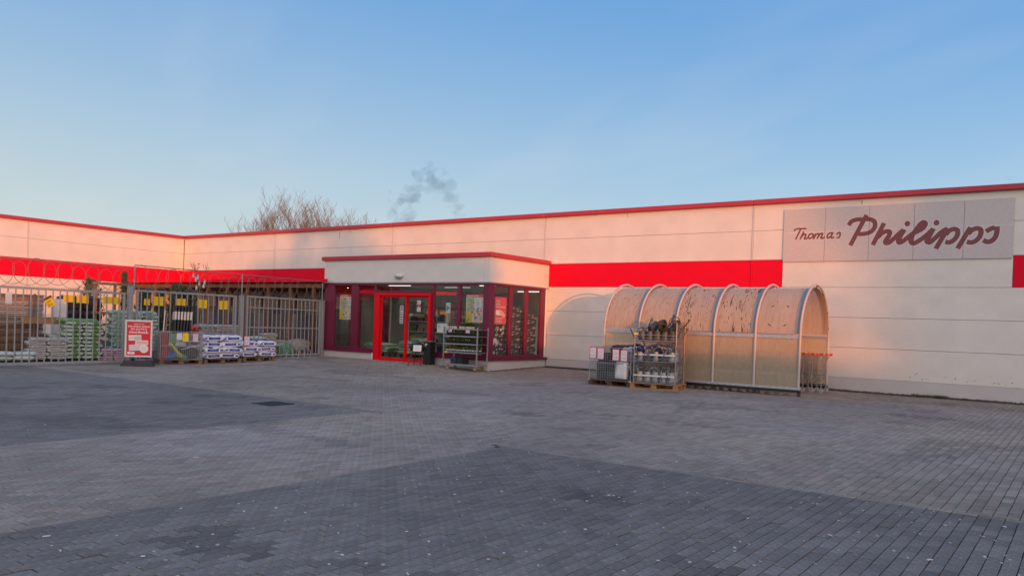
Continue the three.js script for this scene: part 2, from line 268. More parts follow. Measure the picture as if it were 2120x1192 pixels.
// ---------------------------------------------------------------- the shop: panel walls, red band, coping
{
  const shop = thing('shop_building', 'long white panel-clad shop building with a red band and red roof edge', 'building', [0, 0, 0]);
  const rows = [0.37, 1.20, 2.03, 2.862, 3.66, 4.52, 5.29], cols = [-31.65, -24.37, -16.90, -9.5, -2.11, 5.35, 12.8], G = 0.007;
  const opening = (x0, x1, r) => x0 > -17.0 && x1 < -9.4 && r < 3;
  const panel = (x0, x1, y0, y1, m, sh = 0) => { const b = new MB(); b.rbox((x0 + x1) / 2, (y0 + y1) / 2, 0, x1 - x0 - G, y1 - y0 - G, 0.08, 0.006); const o = b.build('wall_panel', m, shop); o.position.z = -0.04 + sh; return o; };
  const f = rng(8);
  for (let c = 0; c < cols.length - 1; c++) for (let r = 0; r < 6; r++) {
    const x0 = cols[c] + 0.02, x1 = cols[c + 1] - 0.02;
    if (opening(x0, x1, r)) continue;
    if (r === 3) {   // the red band, white behind the big name board
      const cut = [x0, -1.2, 4.49, x1].filter((v) => v >= x0 && v <= x1);
      for (let k = 0; k < cut.length - 1; k++) { const a = cut[k], b = cut[k + 1], white = a > -1.3 && b < 4.6; if (b - a > 0.03) panel(a, b, rows[3], rows[4], white ? M.wall : M.red, (f() - 0.5) * 0.003); }
    } else panel(x0, x1, rows[r], rows[r + 1], M.wall, (f() - 0.5) * 0.004);
  }
  // upright joint covers
  for (const x of cols.slice(1, -1)) { const lo = x > -17.2 && x < -9.4 ? 3.0 : 0.37; for (const [a, b, m] of [[lo, 2.86, M.joint], [Math.max(lo, 2.864), 3.655, M.red], [3.66, 5.28, M.joint]]) if (b - a > 0.05) new MB().rbox(x, (a + b) / 2, 0.004, 0.04, b - a, 0.03, 0.004).build('joint_cover', m, shop); }
  // the solid wall behind the panels, with the doorway into the porch
  new MB().box(-24.37, 2.6, -0.22, 14.4, 5.3, 0.24).box(1.6, 2.6, -0.22, 22.0, 5.3, 0.24).box(-13.2, 4.1, -0.22, 7.8, 2.4, 0.24).build('backing_wall', M.backing, shop);
  new MB().rbox(1.75, 0.13, -0.05, 22.1, 0.48, 0.1, 0.006).build('plinth', M.plinth, shop);
  new MB().rbox(-24.3, 0.13, -0.05, 14.4, 0.48, 0.1, 0.006).build('plinth', M.plinth, shop);
  for (const [a, b] of [[-31.6, -24.37], [-24.37, -16.9], [-16.9, -9.5], [-9.5, -2.11], [-2.11, 5.35], [5.35, 12.8]]) new MB().rbox((a + b) / 2, 5.355, -0.06, b - a - 0.004, 0.15, 0.36, 0.025).build('coping', M.coping, shop);
  // wing on the left, at right angles
  const zc = [0.0, 7.42, 14.9, 22.4];
  const wingPanel = (z0, z1, y0, y1, m) => { const b = new MB(); b.rbox(0, (y0 + y1) / 2, (z0 + z1) / 2, 0.08, y1 - y0 - G, z1 - z0 - G, 0.006); const o = b.build('wall_panel', m, shop); o.position.x = -31.69 + (f() - 0.5) * 0.004; };
  for (let c = 0; c < 3; c++) for (let r = 0; r < 6; r++) wingPanel(zc[c] + 0.02, zc[c + 1] - 0.02, rows[r], rows[r + 1], r === 3 ? M.red : M.wall);
  for (const z of zc.slice(1, -1)) for (const [a, b, m] of [[0.37, 2.86, M.joint], [2.864, 3.655, M.red], [3.66, 5.28, M.joint]]) new MB().rbox(-31.647, (a + b) / 2, z, 0.03, b - a, 0.04, 0.004).build('joint_cover', m, shop);
  new MB().box(-31.87, 2.6, 11.0, 0.24, 5.3, 23).build('backing_wall', M.backing, shop);
  new MB().rbox(-31.70, 0.13, 11.2, 0.1, 0.48, 22.4, 0.006).build('plinth', M.plinth, shop);
  for (let c = 0; c < 3; c++) new MB().rbox(-31.71, 5.355, (zc[c] + zc[c + 1]) / 2 + (c ? 0 : 0.06), 0.36, 0.15, zc[c + 1] - zc[c] - (c ? 0.004 : 0.12), 0.025).build('coping', M.coping, shop);
  new MB().box(-9.5, 5.24, -14.4, 44.5, 0.12, 28.0).box(-43, 5.24, 2, 22, 0.12, 40).build('roof', M.darkGrey, shop);
  // dirt splashes low on the last panels: stains with an outline of their own
  const sp = rng(44), bs = new MB(); for (let i = 0; i < 26; i++) { const g = new THREE.CircleGeometry(rr(0.004, 0.018, sp), 7); g.scale(1, rr(0.5, 1.2, sp), 1); g.translate(rr(2.2, 4.6, sp), 0.42 + 0.28 * sp() * sp(), 0.0055); bs.add(g); } bs.build('dirt_splashes', mat(0.16, 0.14, 0.13, { roughness: 1 }), shop).userData.kind = 'stuff';
  for (const [x, y, w, h] of [[-20.05, 5.02, 0.05, 0.34], [-19.4, 5.16, 0.03, 0.16], [-6.3, 5.18, 0.03, 0.14], [0.9, 5.17, 0.04, 0.13]]) { const g = new THREE.BufferGeometry(); g.setAttribute('position', new THREE.Float32BufferAttribute([-w / 2, h / 2, 0, -w * 0.25, -h * 0.3, 0, w / 2, h / 2, 0, -w * 0.25, -h * 0.3, 0, w * 0.1, -h / 2, 0, w / 2, h / 2, 0], 3)); g.computeVertexNormals(); const o = part('rain_stain', muv(g), mat(0.58, 0.55, 0.51, { map: texConcrete }), shop); o.position.set(x, y, 0.0045); }
  for (const [x, w] of [[3.3, 0.06], [4.72, 0.05]]) new MB().box(x, 0.375, 0.003, w, 0.03, 0.006).build('edge_damage', M.plinth, shop);
}
const BIG = [[[2.237,1.242],[1.846,0.425]],[[1.782,0.981],[1.85,1.08],[1.966,1.124],[2.15,1.128],[2.333,1.119],[2.442,1.052],[2.459,0.911],[2.378,0.791],[2.248,0.739],[2.048,0.724]],[[2.688,1.001],[2.425,0.419]],[[2.533,0.609],[2.642,0.728],[2.754,0.776],[2.838,0.755],[2.82,0.652],[2.747,0.532],[2.741,0.471],[2.814,0.464],[2.923,0.552],[3.061,0.695],[3.168,0.794]],[[3.196,0.807],[3.085,0.59],[3.057,0.496],[3.09,0.46],[3.183,0.509],[3.275,0.584],[3.411,0.699],[3.548,0.762],[3.653,0.843],[3.696,0.935],[3.656,0.979],[3.588,0.948],[3.485,0.799],[3.376,0.597],[3.365,0.477],[3.421,0.433],[3.558,0.497],[3.693,0.603],[3.811,0.718],[3.884,0.799]],[[3.891,0.808],[3.771,0.549],[3.744,0.474],[3.806,0.443],[3.924,0.544],[4.083,0.707],[4.214,0.794]],[[4.222,0.802],[3.964,0.276]],[[4.176,0.636],[4.261,0.734],[4.364,0.771],[4.442,0.735],[4.443,0.61],[4.374,0.496],[4.273,0.432],[4.175,0.448]],[[4.735,0.801],[4.463,0.268]],[[4.691,0.634],[4.774,0.73],[4.88,0.767],[4.96,0.731],[4.962,0.599],[4.891,0.478],[4.785,0.416],[4.666,0.433]],[[5.079,0.682],[5.187,0.746],[5.27,0.775]],[[5.318,0.796],[5.316,0.659],[5.286,0.53],[5.212,0.443],[5.128,0.418],[5.024,0.461]]];
const DOTS = [[3.261,0.959],[3.954,0.952]];
const SMALL = [[[0.298,0.876],[0.342,0.926],[0.414,0.942],[0.65,0.932]],[[0.501,0.962],[0.353,0.632]],[[0.577,0.858],[0.475,0.634]],[[0.5,0.688],[0.575,0.769],[0.635,0.776],[0.623,0.712],[0.598,0.657],[0.643,0.645],[0.722,0.708]],[[0.808,0.793],[0.738,0.763],[0.71,0.69],[0.751,0.652],[0.812,0.687],[0.84,0.759],[0.808,0.793]],[[0.907,0.784],[0.85,0.627]],[[0.871,0.685],[0.943,0.774],[0.996,0.772],[0.977,0.699],[0.951,0.636]],[[0.967,0.681],[1.04,0.774],[1.092,0.783],[1.082,0.723],[1.053,0.66],[1.098,0.644],[1.158,0.684]],[[1.372,0.79],[1.294,0.788],[1.227,0.718],[1.233,0.65],[1.298,0.67],[1.372,0.79],[1.325,0.669],[1.36,0.646],[1.411,0.68]],[[1.469,0.736],[1.519,0.779],[1.57,0.799]],[[1.564,0.794],[1.567,0.714],[1.533,0.653],[1.473,0.646]]];

// ---------------------------------------------------------------- the name board
{
  const W = 5.68, H = 1.5, k = 2048 / W, cw = 2048, ch = Math.round(H * k);
  const tex = printTex(cw, ch, (x) => {
    const f = rng(3); x.fillStyle = 'rgb(190,186,184)'; x.fillRect(0, 0, cw, ch);
    for (let i = 0; i < 26000; i++) { const q = 150 + 90 * f(); x.fillStyle = `rgba(${q},${q - 3},${q - 4},0.30)`; x.fillRect(f() * cw, f() * ch, 2 + 4 * f(), 1 + 5 * f()); }
    x.strokeStyle = 'rgba(225,222,218,0.75)'; x.lineWidth = 3; x.beginPath(); x.moveTo(0, ch - 0.83 * k); x.lineTo(cw, ch - 0.83 * k); x.stroke();
    const path = (pts) => { const c = new THREE.CatmullRomCurve3(pts.map((p) => V(p[0], p[1], 0))), n = pts.length > 2 ? 60 : 1; x.beginPath(); for (let i = 0; i <= n; i++) { const p = c.getPoint(i / n); i ? x.lineTo(p.x * k, ch - p.y * k) : x.moveTo(p.x * k, ch - p.y * k); } x.stroke(); };
    const all = (col, add) => {
      x.strokeStyle = x.fillStyle = col; x.lineCap = 'butt'; x.lineJoin = 'round';
      x.lineWidth = (0.122 + add) * k; BIG.forEach(path);
      x.lineWidth = (0.050 + add * 0.8) * k; SMALL.forEach(path);
      for (const d of DOTS) { x.beginPath(); x.ellipse(d[0] * k, ch - d[1] * k, (0.07 + add / 2) * k, (0.075 + add / 2) * k, 0, 0, 7); x.fill(); }
    };
    all('rgb(214,208,205)', 0.03); all('rgb(120,70,71)', 0);
    for (let i = 0; i < 9000; i++) { const q = 190 * f() + 50; x.fillStyle = `rgba(${q},${q - 12},${q - 12},0.10)`; x.fillRect(f() * cw, f() * ch, 2 + 5 * f(), 1 + 6 * f()); }
  });
  const t = thing('name_board', 'long grey name board reading Thomas Philipps in dark red script on the white wall', 'sign', [-1.2, 3.59, 0.012]);
  const m = printMat(tex, { roughness: 0.75 }), xs = [0, 1.155, 2.315, 3.425, 4.585, W];
  for (let i = 0; i < 5; i++) {
    const a = xs[i] + 0.004, b = xs[i + 1] - 0.004, g = clean(new RoundedBoxGeometry(b - a, H, 0.03, 1, 0.004)); g.translate((a + b) / 2, H / 2, 0.015);
    const p = g.attributes.position, uv = g.attributes.uv; for (let j = 0; j < p.count; j++) uv.setXY(j, p.getX(j) / W, p.getY(j) / H);
    part('board_panel', g, m, t);
  }
}

// ---------------------------------------------------------------- glazed entrance porch
const XL = -17.05, XR = -9.28, ZF = 3.35, FL = 0.12;
{
  const t = thing('entrance_porch', 'flat-roofed glazed entrance porch with maroon frames and white fascia', 'porch', [0, 0, 0]);
  const f = (name, x0, x1, y0, y1, z0, z1, m, r = 0.008) => new MB().rbox((x0 + x1) / 2, (y0 + y1) / 2, (z0 + z1) / 2, x1 - x0, y1 - y0, z1 - z0, r).build(name, m, t);
  // fascia: narrow end pieces and the long middle ones, with joints
  f('fascia_panel', XL, XL + 0.17, 2.83, 3.615, ZF - 0.06, ZF, M.wall); f('fascia_panel', XL + 0.176, -9.524, 2.83, 3.615, ZF - 0.06, ZF, M.wall); f('fascia_panel', -9.518, XR - 0.003, 2.83, 3.615, ZF - 0.06, ZF, M.wall);
  f('fascia_panel', XR - 0.06, XR, 2.83, 3.615, 0.006, ZF - 0.064, M.wall); f('fascia_panel', XL, XL + 0.06, 2.83, 3.615, 0.006, ZF - 0.064, M.wall);
  f('drip_trim', XL - 0.02, XR + 0.02, 2.795, 2.828, ZF - 0.05, ZF + 0.018, M.alu, 0.004); f('drip_trim', XR - 0.05, XR + 0.018, 2.795, 2.828, 0.01, ZF - 0.052, M.alu, 0.004);
  f('coping', XL - 0.09, XR + 0.09, 3.617, 3.765, ZF - 0.2, ZF + 0.09, M.coping, 0.02); f('coping', XR - 0.2, XR + 0.09, 3.617, 3.765, 0.006, ZF - 0.203, M.coping, 0.02); f('coping', XL - 0.09, XL + 0.2, 3.617, 3.765, 0.006, ZF - 0.203, M.coping, 0.02);
  f('roof', XL + 0.06, XR - 0.06, 3.2, 3.3, 0.01, ZF - 0.07, M.darkGrey); f('ceiling', XL + 0.07, XR - 0.07, 2.84, 2.90, 0.0, ZF - 0.07, M.inside);
  // low plinth walls and sills
  f('plinth', XL + 0.02, -14.46, -0.1, 0.335, ZF - 0.2, ZF - 0.02, M.plinth); f('plinth', -11.66, XR - 0.021, -0.1, 0.335, ZF - 0.2, ZF - 0.02, M.plinth); f('plinth', XR - 0.2, XR - 0.02, -0.1, 0.335, 0.02, ZF - 0.2, M.plinth);
  f('plinth', -14.455, -14.37, -0.1, 0.34, ZF - 0.2, ZF + 0.03, M.wall);
  f('sill', XL + 0.01, -14.46, 0.337, 0.415, ZF - 0.16, ZF + 0.055, M.maroon); f('sill', -11.66, XR + 0.06, 0.337, 0.415, ZF - 0.16, ZF + 0.055, M.maroon); f('sill', XR - 0.16, XR + 0.055, 0.337, 0.414, 0.015, ZF - 0.163, M.maroon);
  // frames, front
  const zA = ZF - 0.13, zB = ZF - 0.03;
  const post = (x0, x1, y0 = 0.417, y1 = 2.72) => f('mullion', x0, x1, y0, y1, zA, zB, M.maroon);
  f('corner_post', XL + 0.01, -16.52, 0.417, 2.72, zA, zB + 0.01, M.maroon); post(-15.62, -15.27); post(-14.46, -14.345, 0.0); post(-11.735, -11.64, 0.0); post(-10.65, -10.51); f('corner_post', -9.55, XR - 0.005, 0.417, 2.72, zA, zB + 0.015, M.maroon);
  f('head_rail', XL + 0.01, XR - 0.006, 2.722, 2.793, zA, zB + 0.012, M.maroon); f('transom', -14.343, -11.737, 2.455, 2.535, zA, zB, M.maroon);
  for (const [a, b] of [[-16.52, -15.62], [-15.27, -14.46], [-11.64, -10.65], [-10.51, -9.55]]) f('bottom_rail', a + 0.001, b - 0.001, 0.417, 0.50, zA + 0.01, zB - 0.005, M.maroon);
  // frames, side
  const sx = (n, z0, z1, y0, y1) => new MB().rbox(XR - 0.075, (y0 + y1) / 2, (z0 + z1) / 2, 0.1, y1 - y0, z1 - z0, 0.008).build(n, M.maroon, t);
  sx('corner_post', 3.06, zA - 0.002, 0.417, 2.72); sx('mullion', 2.07, 2.23, 0.417, 2.72); sx('mullion', 1.17, 1.33, 0.417, 2.72); sx('mullion', 0.14, 0.40, 0.417, 2.72);
  sx('head_rail', 0.14, zA - 0.002, 2.722, 2.793); for (const [a, b] of [[2.231, 3.059], [1.331, 2.069], [0.401, 1.169]]) sx('bottom_rail', a, b, 0.417, 0.50);
  f('wall_return', XR - 0.12, XR - 0.02, 0.417, 2.79, 0.02, 0.137, M.wall);
  // glazed left side, looking into the yard
  for (const [z0, z1] of [[0.02, 0.3], [1.55, 1.7], [3.05, 3.2]]) f('mullion', XL + 0.03, XL + 0.12, 0.417, 2.72, z0, z1, M.maroon);
  f('head_rail', XL + 0.03, XL + 0.12, 2.722, 2.793, 0.02, 3.2, M.maroon); f('plinth', XL + 0.02, XL + 0.2, -0.1, 0.335, 0.02, 3.148, M.plinth); f('sill', XL - 0.02, XL + 0.2, 0.337, 0.414, 0.02, 3.18, M.maroon);
  for (const [a, b] of [[0.3, 1.55], [1.7, 3.05]]) { const g = clean(new THREE.PlaneGeometry(b - a, 2.3)); g.rotateY(Math.PI / 2); g.translate(XL + 0.075, 1.566, (a + b) / 2); part('pane', muv(g), M.glass, t); }
  // panes
  const pane = (x0, x1, y0, y1, z = ZF - 0.085) => new MB().box((x0 + x1) / 2, (y0 + y1) / 2, z, x1 - x0, y1 - y0, 0.004).build('pane', M.glass, t);
  const flat = (w, h) => new THREE.PlaneGeometry(w, h);
  const sheet = (x0, x1, y0, y1, z = ZF - 0.085, ry = 0, cx = 0) => { const g = clean(flat(x1 - x0, y1 - y0)); if (ry) { g.rotateY(ry); g.translate(cx, (y0 + y1) / 2, z); } else g.translate((x0 + x1) / 2, (y0 + y1) / 2, z); return part('pane', muv(g), M.glass, t); };
  for (const [a, b] of [[-16.52, -15.62], [-15.27, -14.46], [-11.64, -10.65], [-10.51, -9.55]]) sheet(a, b, 0.50, 2.722);
  sheet(-14.343, -13.05, 2.535, 2.722); sheet(-13.03, -11.737, 2.535, 2.722);
  for (const [a, b] of [[2.23, 3.06], [1.33, 2.07], [0.40, 1.17]]) { const g = clean(flat(b - a, 2.222)); g.rotateY(Math.PI / 2); g.translate(XR - 0.075, 1.611, (a + b) / 2); part('pane', muv(g), M.glass, t); }
  // red film strips on the glass
  for (const [a, b, y0, y1] of [[-15.27, -14.46, 2.43, 2.55], [-11.64, -10.65, 2.40, 2.52]]) { const g = clean(flat(b - a - 0.01, y1 - y0)); g.translate((a + b) / 2, (y0 + y1) / 2, ZF - 0.092); part('window_film', muv(g), M.red, t); }
  // automatic sliding door: outer frame and two leaves
  const d = (n, x0, x1, y0, y1, z0, z1, par = t) => new MB().rbox((x0 + x1) / 2, (y0 + y1) / 2, (z0 + z1) / 2, x1 - x0, y1 - y0, z1 - z0, 0.008).build(n, M.doorRed, par);
  d('door_frame', -14.343, -14.10, 0.06, 2.36, ZF - 0.14, ZF + 0.06); d('door_frame', -11.83, -11.737, 0.1, 2.36, ZF - 0.14, ZF + 0.05); d('door_frame', -14.343, -11.737, 2.362, 2.453, ZF - 0.14, ZF + 0.055);
  new MB().rbox(-13.04, 0.115, ZF - 0.03, 2.6, 0.03, 0.2, 0.006).build('threshold', M.doorRed, t);
  const leaf = (x0, x1, z) => {
    const g = new THREE.Group(); g.name = 'door'; t.add(g);
    d('stile', x0, x0 + 0.05, 0.14, 2.355, z - 0.02, z + 0.02, g); d('stile', x1 - 0.07, x1, 0.14, 2.355, z - 0.02, z + 0.02, g); d('rail', x0 + 0.052, x1 - 0.072, 2.30, 2.355, z - 0.019, z + 0.019, g); d('rail', x0 + 0.052, x1 - 0.072, 0.14, 0.215, z - 0.019, z + 0.019, g);
    const p = clean(flat(x1 - x0 - 0.12, 2.085)); p.translate((x0 + x1) / 2 - 0.01, 1.2575, z); part('pane', muv(p), M.glass, g);
    return g;
  };
  leaf(-14.07, -12.86, ZF - 0.03); leaf(-12.90, -11.84, ZF - 0.085);
  // floor of the porch
  new MB().box((XL + XR) / 2, FL - 0.1, 1.6, XR - XL - 0.45, 0.2, 3.0).build('floor', M.insideFloor, t);
}
// the lit sales room behind it
{
  const room = thing('sales_room', 'dim sales room of the shop seen through the entrance glass', 'room', [0, 0, 0]); room.userData.kind = 'structure';
  new MB().box(-13.2, FL - 0.1, -4.6, 15, 0.2, 9.2).build('floor', M.insideFloor, room);
  new MB().box(-13.2, 3.1, -4.75, 15, 0.15, 8.8).build('ceiling', M.inside, room);
  new MB().box(-13.2, 1.5, -9.2, 15, 3.1, 0.15).build('wall', M.inside, room);
  new MB().box(-20.8, 1.5, -4.7, 0.15, 3.1, 9.0).build('wall', M.inside, room); new MB().box(-5.6, 1.5, -4.7, 0.15, 3.1, 9.0).build('wall', M.inside, room);
  const tubeM = new THREE.MeshStandardMaterial({ color: 0xffffff, emissive: lin(1, 1, 0.97), emissiveIntensity: 1.5 });
  let n = 0;
  for (const [x, y, z, l] of [[-15.6, 3.0, -2.6, 1.4], [-12.2, 3.0, -2.6, 1.4], [-8.8, 3.0, -2.6, 1.4], [-14.2, 3.0, -6.0, 1.4], [-10.6, 3.0, -6.0, 1.4], [-10.3, 2.80, 1.9, 1.1], [-14.6, 2.80, 1.9, 1.1]]) {
    const lp = thing('strip_lamp', n > 4 ? `white fluorescent strip lamp under the porch ceiling, ${n === 5 ? 'behind the corner window' : 'behind the left windows'}` : `white strip lamp on the sales room ceiling, ${['front left', 'front middle', 'front right', 'rear left', 'rear right'][n]} one`, 'lamp', [x, y, z], 0, n > 4 ? 'porch strip lamps' : 'sales room strip lamps');
    new MB().box(0, 0.025, 0, l + 0.06, 0.03, 0.09).build('lamp_housing', M.white, lp); new MB().rod([-l / 2, -0.005, 0], [l / 2, -0.005, 0], 0.016, 0.016, 8).build('lamp_tube', tubeM, lp);
    const a = new THREE.RectAreaLight(0xfff6ea, n > 4 ? 40 : 85, l, 0.06); a.position.set(x, y - 0.035, z); a.lookAt(x, y - 2, z); scene.add(a); n++;
  }
  // gondola shelves with white gables and goods
  const gf = rng(61), goods = [[0.30, 0.05, 0.06], [0.10, 0.2, 0.12], [0.4, 0.33, 0.2], [0.5, 0.5, 0.48], [0.05, 0.06, 0.12], [0.45, 0.2, 0.05]].map((c) => mat(...c, { map: texPaint }));
  for (const [i, [x, z, tn]] of [[-15.9, -1.2, 0.5], [-14.2, -1.7, 0.5], [-12.3, -2.4, 0.3], [-9.6, -2.2, 0]].entries()) {
    const s = thing('shelf_unit', ['beige shelf unit with sloping gables behind the left door leaf', 'beige shelf unit behind the middle of the entrance door', 'beige shelf unit deep in the sales room behind the right windows', 'beige shelf unit behind the corner window'][i], 'shelf', [x, FL, z], tn);
    new MB().box(0, 0.85, -0.28, 1.5, 1.7, 0.03).build('back_panel', M.white, s);
    for (const q of [-0.75, 0.75]) new MB().box(q, 0.85, 0, 0.03, 1.7, 0.55).build('gable', M.white, s);
    for (let k = 0; k < 4; k++) { new MB().box(0, 0.12 + k * 0.42, 0, 1.46, 0.03, 0.5).build('shelf', M.white, s); }
    for (let k = 0; k < 4; k++) for (let q = 0; q < 5; q++) { const h = rr(0.14, 0.32, gf), b = new MB(); b.rbox(-0.58 + q * 0.29, 0.136 + k * 0.42 + h / 2, 0.02, rr(0.18, 0.27, gf), h, 0.3, 0.01); const o = b.build('goods_box', goods[Math.floor(gf() * goods.length)], s); }
  }
}
// lamp over the door
{
  const l = thing('wall_lamp', 'oval grey bulkhead lamp on the white fascia above the red door', 'lamp', [-13.22, 3.02, ZF], 0);
  const g = new THREE.SphereGeometry(0.13, 18, 10); g.scale(1.25, 0.62, 0.75); g.translate(0, -0.01, 0.05); new MB().add(g).build('lens', mat(0.36, 0.36, 0.36, { roughness: 0.3 }), l);
  const h = new THREE.SphereGeometry(0.14, 18, 8, 0, Math.PI * 2, 0, Math.PI / 2); h.scale(1.28, 0.66, 0.85); h.translate(0, 0.005, 0.045); new MB().add(h).build('hood', M.white, l);
  new MB().rbox(0, 0, 0.006, 0.28, 0.17, 0.012, 0.005).build('back_plate', M.white, l);
}
// posters and notices on the glass
{
  const lines = (x, f, x0, y0, w, n, dy, c, lw = 4) => { x.fillStyle = c; for (let i = 0; i < n; i++) x.fillRect(x0, y0 + i * dy, w * (0.55 + 0.45 * f()), lw); };
  const f = rng(12);
  const offers = (seed, head) => printTex(256, 340, (x, w, h) => { const q = rng(seed); x.fillStyle = 'rgb(206,186,178)'; x.fillRect(0, 0, w, h); x.fillStyle = 'rgb(186,52,66)'; x.fillRect(0, 0, w, 34); x.fillStyle = '#eee'; x.font = 'bold 19px sans-serif'; x.fillText(head, 14, 24);
    x.fillStyle = 'rgb(150,165,120)'; x.fillRect(10, 44, 110, 170); x.fillStyle = 'rgb(196,170,60)'; x.fillRect(0, 215, 100, 125); for (let i = 0; i < 80; i++) { x.fillStyle = `rgb(${60 + 170 * q()},${70 + 130 * q()},${50 + 120 * q()})`; x.beginPath(); x.ellipse(15 + 226 * q(), 55 + 270 * q(), 5 + 13 * q(), 4 + 10 * q(), q() * 3, 0, 7); x.fill(); } x.fillStyle = 'rgb(190,200,206)'; x.fillRect(140, 70, 96, 80); lines(x, q, 146, 80, 80, 5, 13, 'rgb(110,120,135)', 5); });
  const poster = (name, label, tex, w, h, pos, ry = 0) => { const b = clean(new THREE.BoxGeometry(w, h, 0.006)); const o = part(name, b, printMat(tex, { roughness: 0.4 }), scene); o.position.set(...pos); o.rotation.y = ry; o.userData = { label, category: 'poster' }; return o; };
  poster('poster', 'garden offers poster with a red head in the leftmost porch window', offers(5, 'Unsere Angebote'), 0.66, 0.92, [-15.95, 1.94, ZF - 0.1]);
  poster('poster', 'pale plant offers poster in the front window beside the porch corner', offers(9, 'Für unsere Umwelt'), 0.70, 0.90, [-9.96, 1.98, ZF - 0.1]);
  poster('poster', 'red poster with a hand holding a card in the side window at the porch corner', printTex(200, 270, (x, w, h) => { const q = rng(2); x.fillStyle = 'rgb(205,70,84)'; x.fillRect(0, 0, w, h); x.fillStyle = '#f0d8d8'; x.font = 'bold 22px sans-serif'; x.fillText('Unsere', 18, 48); x.fillText('schöne', 18, 78); x.fillText('Geschenkkarte', 18, 106); x.fillStyle = 'rgb(236,226,224)'; x.fillRect(20, 130, 90, 50); x.fillStyle = 'rgb(228,170,156)'; x.beginPath(); x.ellipse(130, 165, 55, 24, 0.5, 0, 7); x.fill(); lines(x, q, 18, 205, 150, 4, 14, '#e8c8c8', 5); }), 0.62, 0.88, [XR - 0.09, 1.94, 2.64], Math.PI / 2);
  poster('notice', 'white paper notice on the window behind the plant trolley', printTex(160, 110, (x, w, h) => { const q = rng(3); x.fillStyle = 'rgb(222,222,220)'; x.fillRect(0, 0, w, h); lines(x, q, 10, 12, 60, 6, 8, 'rgb(120,120,124)', 3); lines(x, q, 90, 14, 60, 9, 9, 'rgb(130,130,134)', 3); x.strokeStyle = '#888'; x.strokeRect(12, 62, 40, 36); }), 0.46, 0.31, [-11.29, 1.31, ZF - 0.095]);
  poster('notice', 'tall white strip of small notices on the left door leaf', printTex(40, 160, (x, w, h) => { const q = rng(4); x.fillStyle = 'rgb(215,214,212)'; x.fillRect(0, 0, w, h); for (let i = 0; i < 7; i++) { x.fillStyle = ['#557', '#a44', '#888', '#668'][i % 4]; x.fillRect(5, 8 + i * 22, 30, 12); } }), 0.16, 0.62, [-13.10, 1.72, ZF - 0.038]);
  poster('notice', 'white and red opening hours notice on the right door leaf', printTex(60, 100, (x, w, h) => { const q = rng(7); x.fillStyle = 'rgb(222,220,218)'; x.fillRect(0, 0, w, h); x.fillStyle = 'rgb(190,60,70)'; x.fillRect(0, 34, w, 26); lines(x, q, 6, 8, 46, 3, 8, '#888', 3); lines(x, q, 6, 68, 46, 3, 9, '#888', 3); }), 0.17, 0.38, [-12.36, 2.02, ZF - 0.092]);
  poster('notice', 'small pale notice hanging inside the window right of the door', printTex(60, 100, (x) => { x.fillStyle = 'rgb(188,204,206)'; x.fillRect(0, 0, 60, 100); x.fillStyle = '#678'; x.beginPath(); x.moveTo(8, 20); x.lineTo(50, 50); x.lineTo(10, 80); x.fill(); }), 0.20, 0.36, [-11.28, 1.98, ZF - 0.35]);
  // goods stacked behind the side windows
  const stone = printTex(256, 256, (x, w, h) => { const q = rng(23); x.fillStyle = 'rgb(36,36,36)'; x.fillRect(0, 0, w, h); for (let i = 0; i < 46; i++) { const u = q() * w, v = q() * h, a = 8 + 26 * q() * q(), s = 130 + 70 * q(); x.fillStyle = `rgb(${s},${s},${s})`; x.beginPath(); for (let k = 0; k < 9; k++) { const th = k / 9 * 6.283, r = a * (0.75 + 0.4 * q()); x.lineTo(u + Math.cos(th) * r * 1.3, v + Math.sin(th) * r * 0.8); } x.fill(); } });
  const board = clean(new THREE.BoxGeometry(0.05, 0.98, 0.80)); const sb = part('stone_print_board', board, printMat(stone), scene); sb.position.set(-9.52, 0.98, 2.63); sb.userData = { label: 'black board printed with grey stones in the lower side window at the porch corner', category: 'board' };
  const cart = [0, 1, 2].map((i) => printTex(256, 96, (x, w, h) => { const q = rng(40 + i); x.fillStyle = 'rgb(46,47,50)'; x.fillRect(0, 0, w, h); x.fillStyle = '#c9c9c4'; x.font = 'italic bold 20px serif'; for (let k = 0; k < 7; k++) { x.save(); x.translate(10 + q() * 220, 20 + q() * 64); x.rotate((q() - 0.5) * 0.3); x.fillRect(0, 0, 14 + 40 * q(), 4 + 4 * q()); x.beginPath(); x.arc(4, 9, 2 + 5 * q(), 0, 7); x.fill(); x.restore(); } }));
  const mats = cart.map((c) => printMat(c, { roughness: 0.7 })), cg = clean(new RoundedBoxGeometry(0.34, 0.198, 0.68, 1, 0.01)), q = rng(9);
  for (const [ci, [z, n, where]] of [[1.70, 10, 'middle'], [0.80, 9, 'rear']].entries()) for (let k = 0; k < n; k++) {
    const o = part('carton', cg, mats[(k + ci) % 3], scene); o.position.set(-9.62 + (q() - 0.5) * 0.05, FL + 0.10 + k * 0.2, z + (q() - 0.5) * 0.04); o.rotation.y = (q() - 0.5) * 0.05;
    o.userData = { label: `${k ? ORD[k] : 'bottom'} dark printed carton from below in the stack behind the ${where} side window`, category: 'carton', group: `cartons behind the ${where} side window` };
  }
}
// goods standing just inside the door

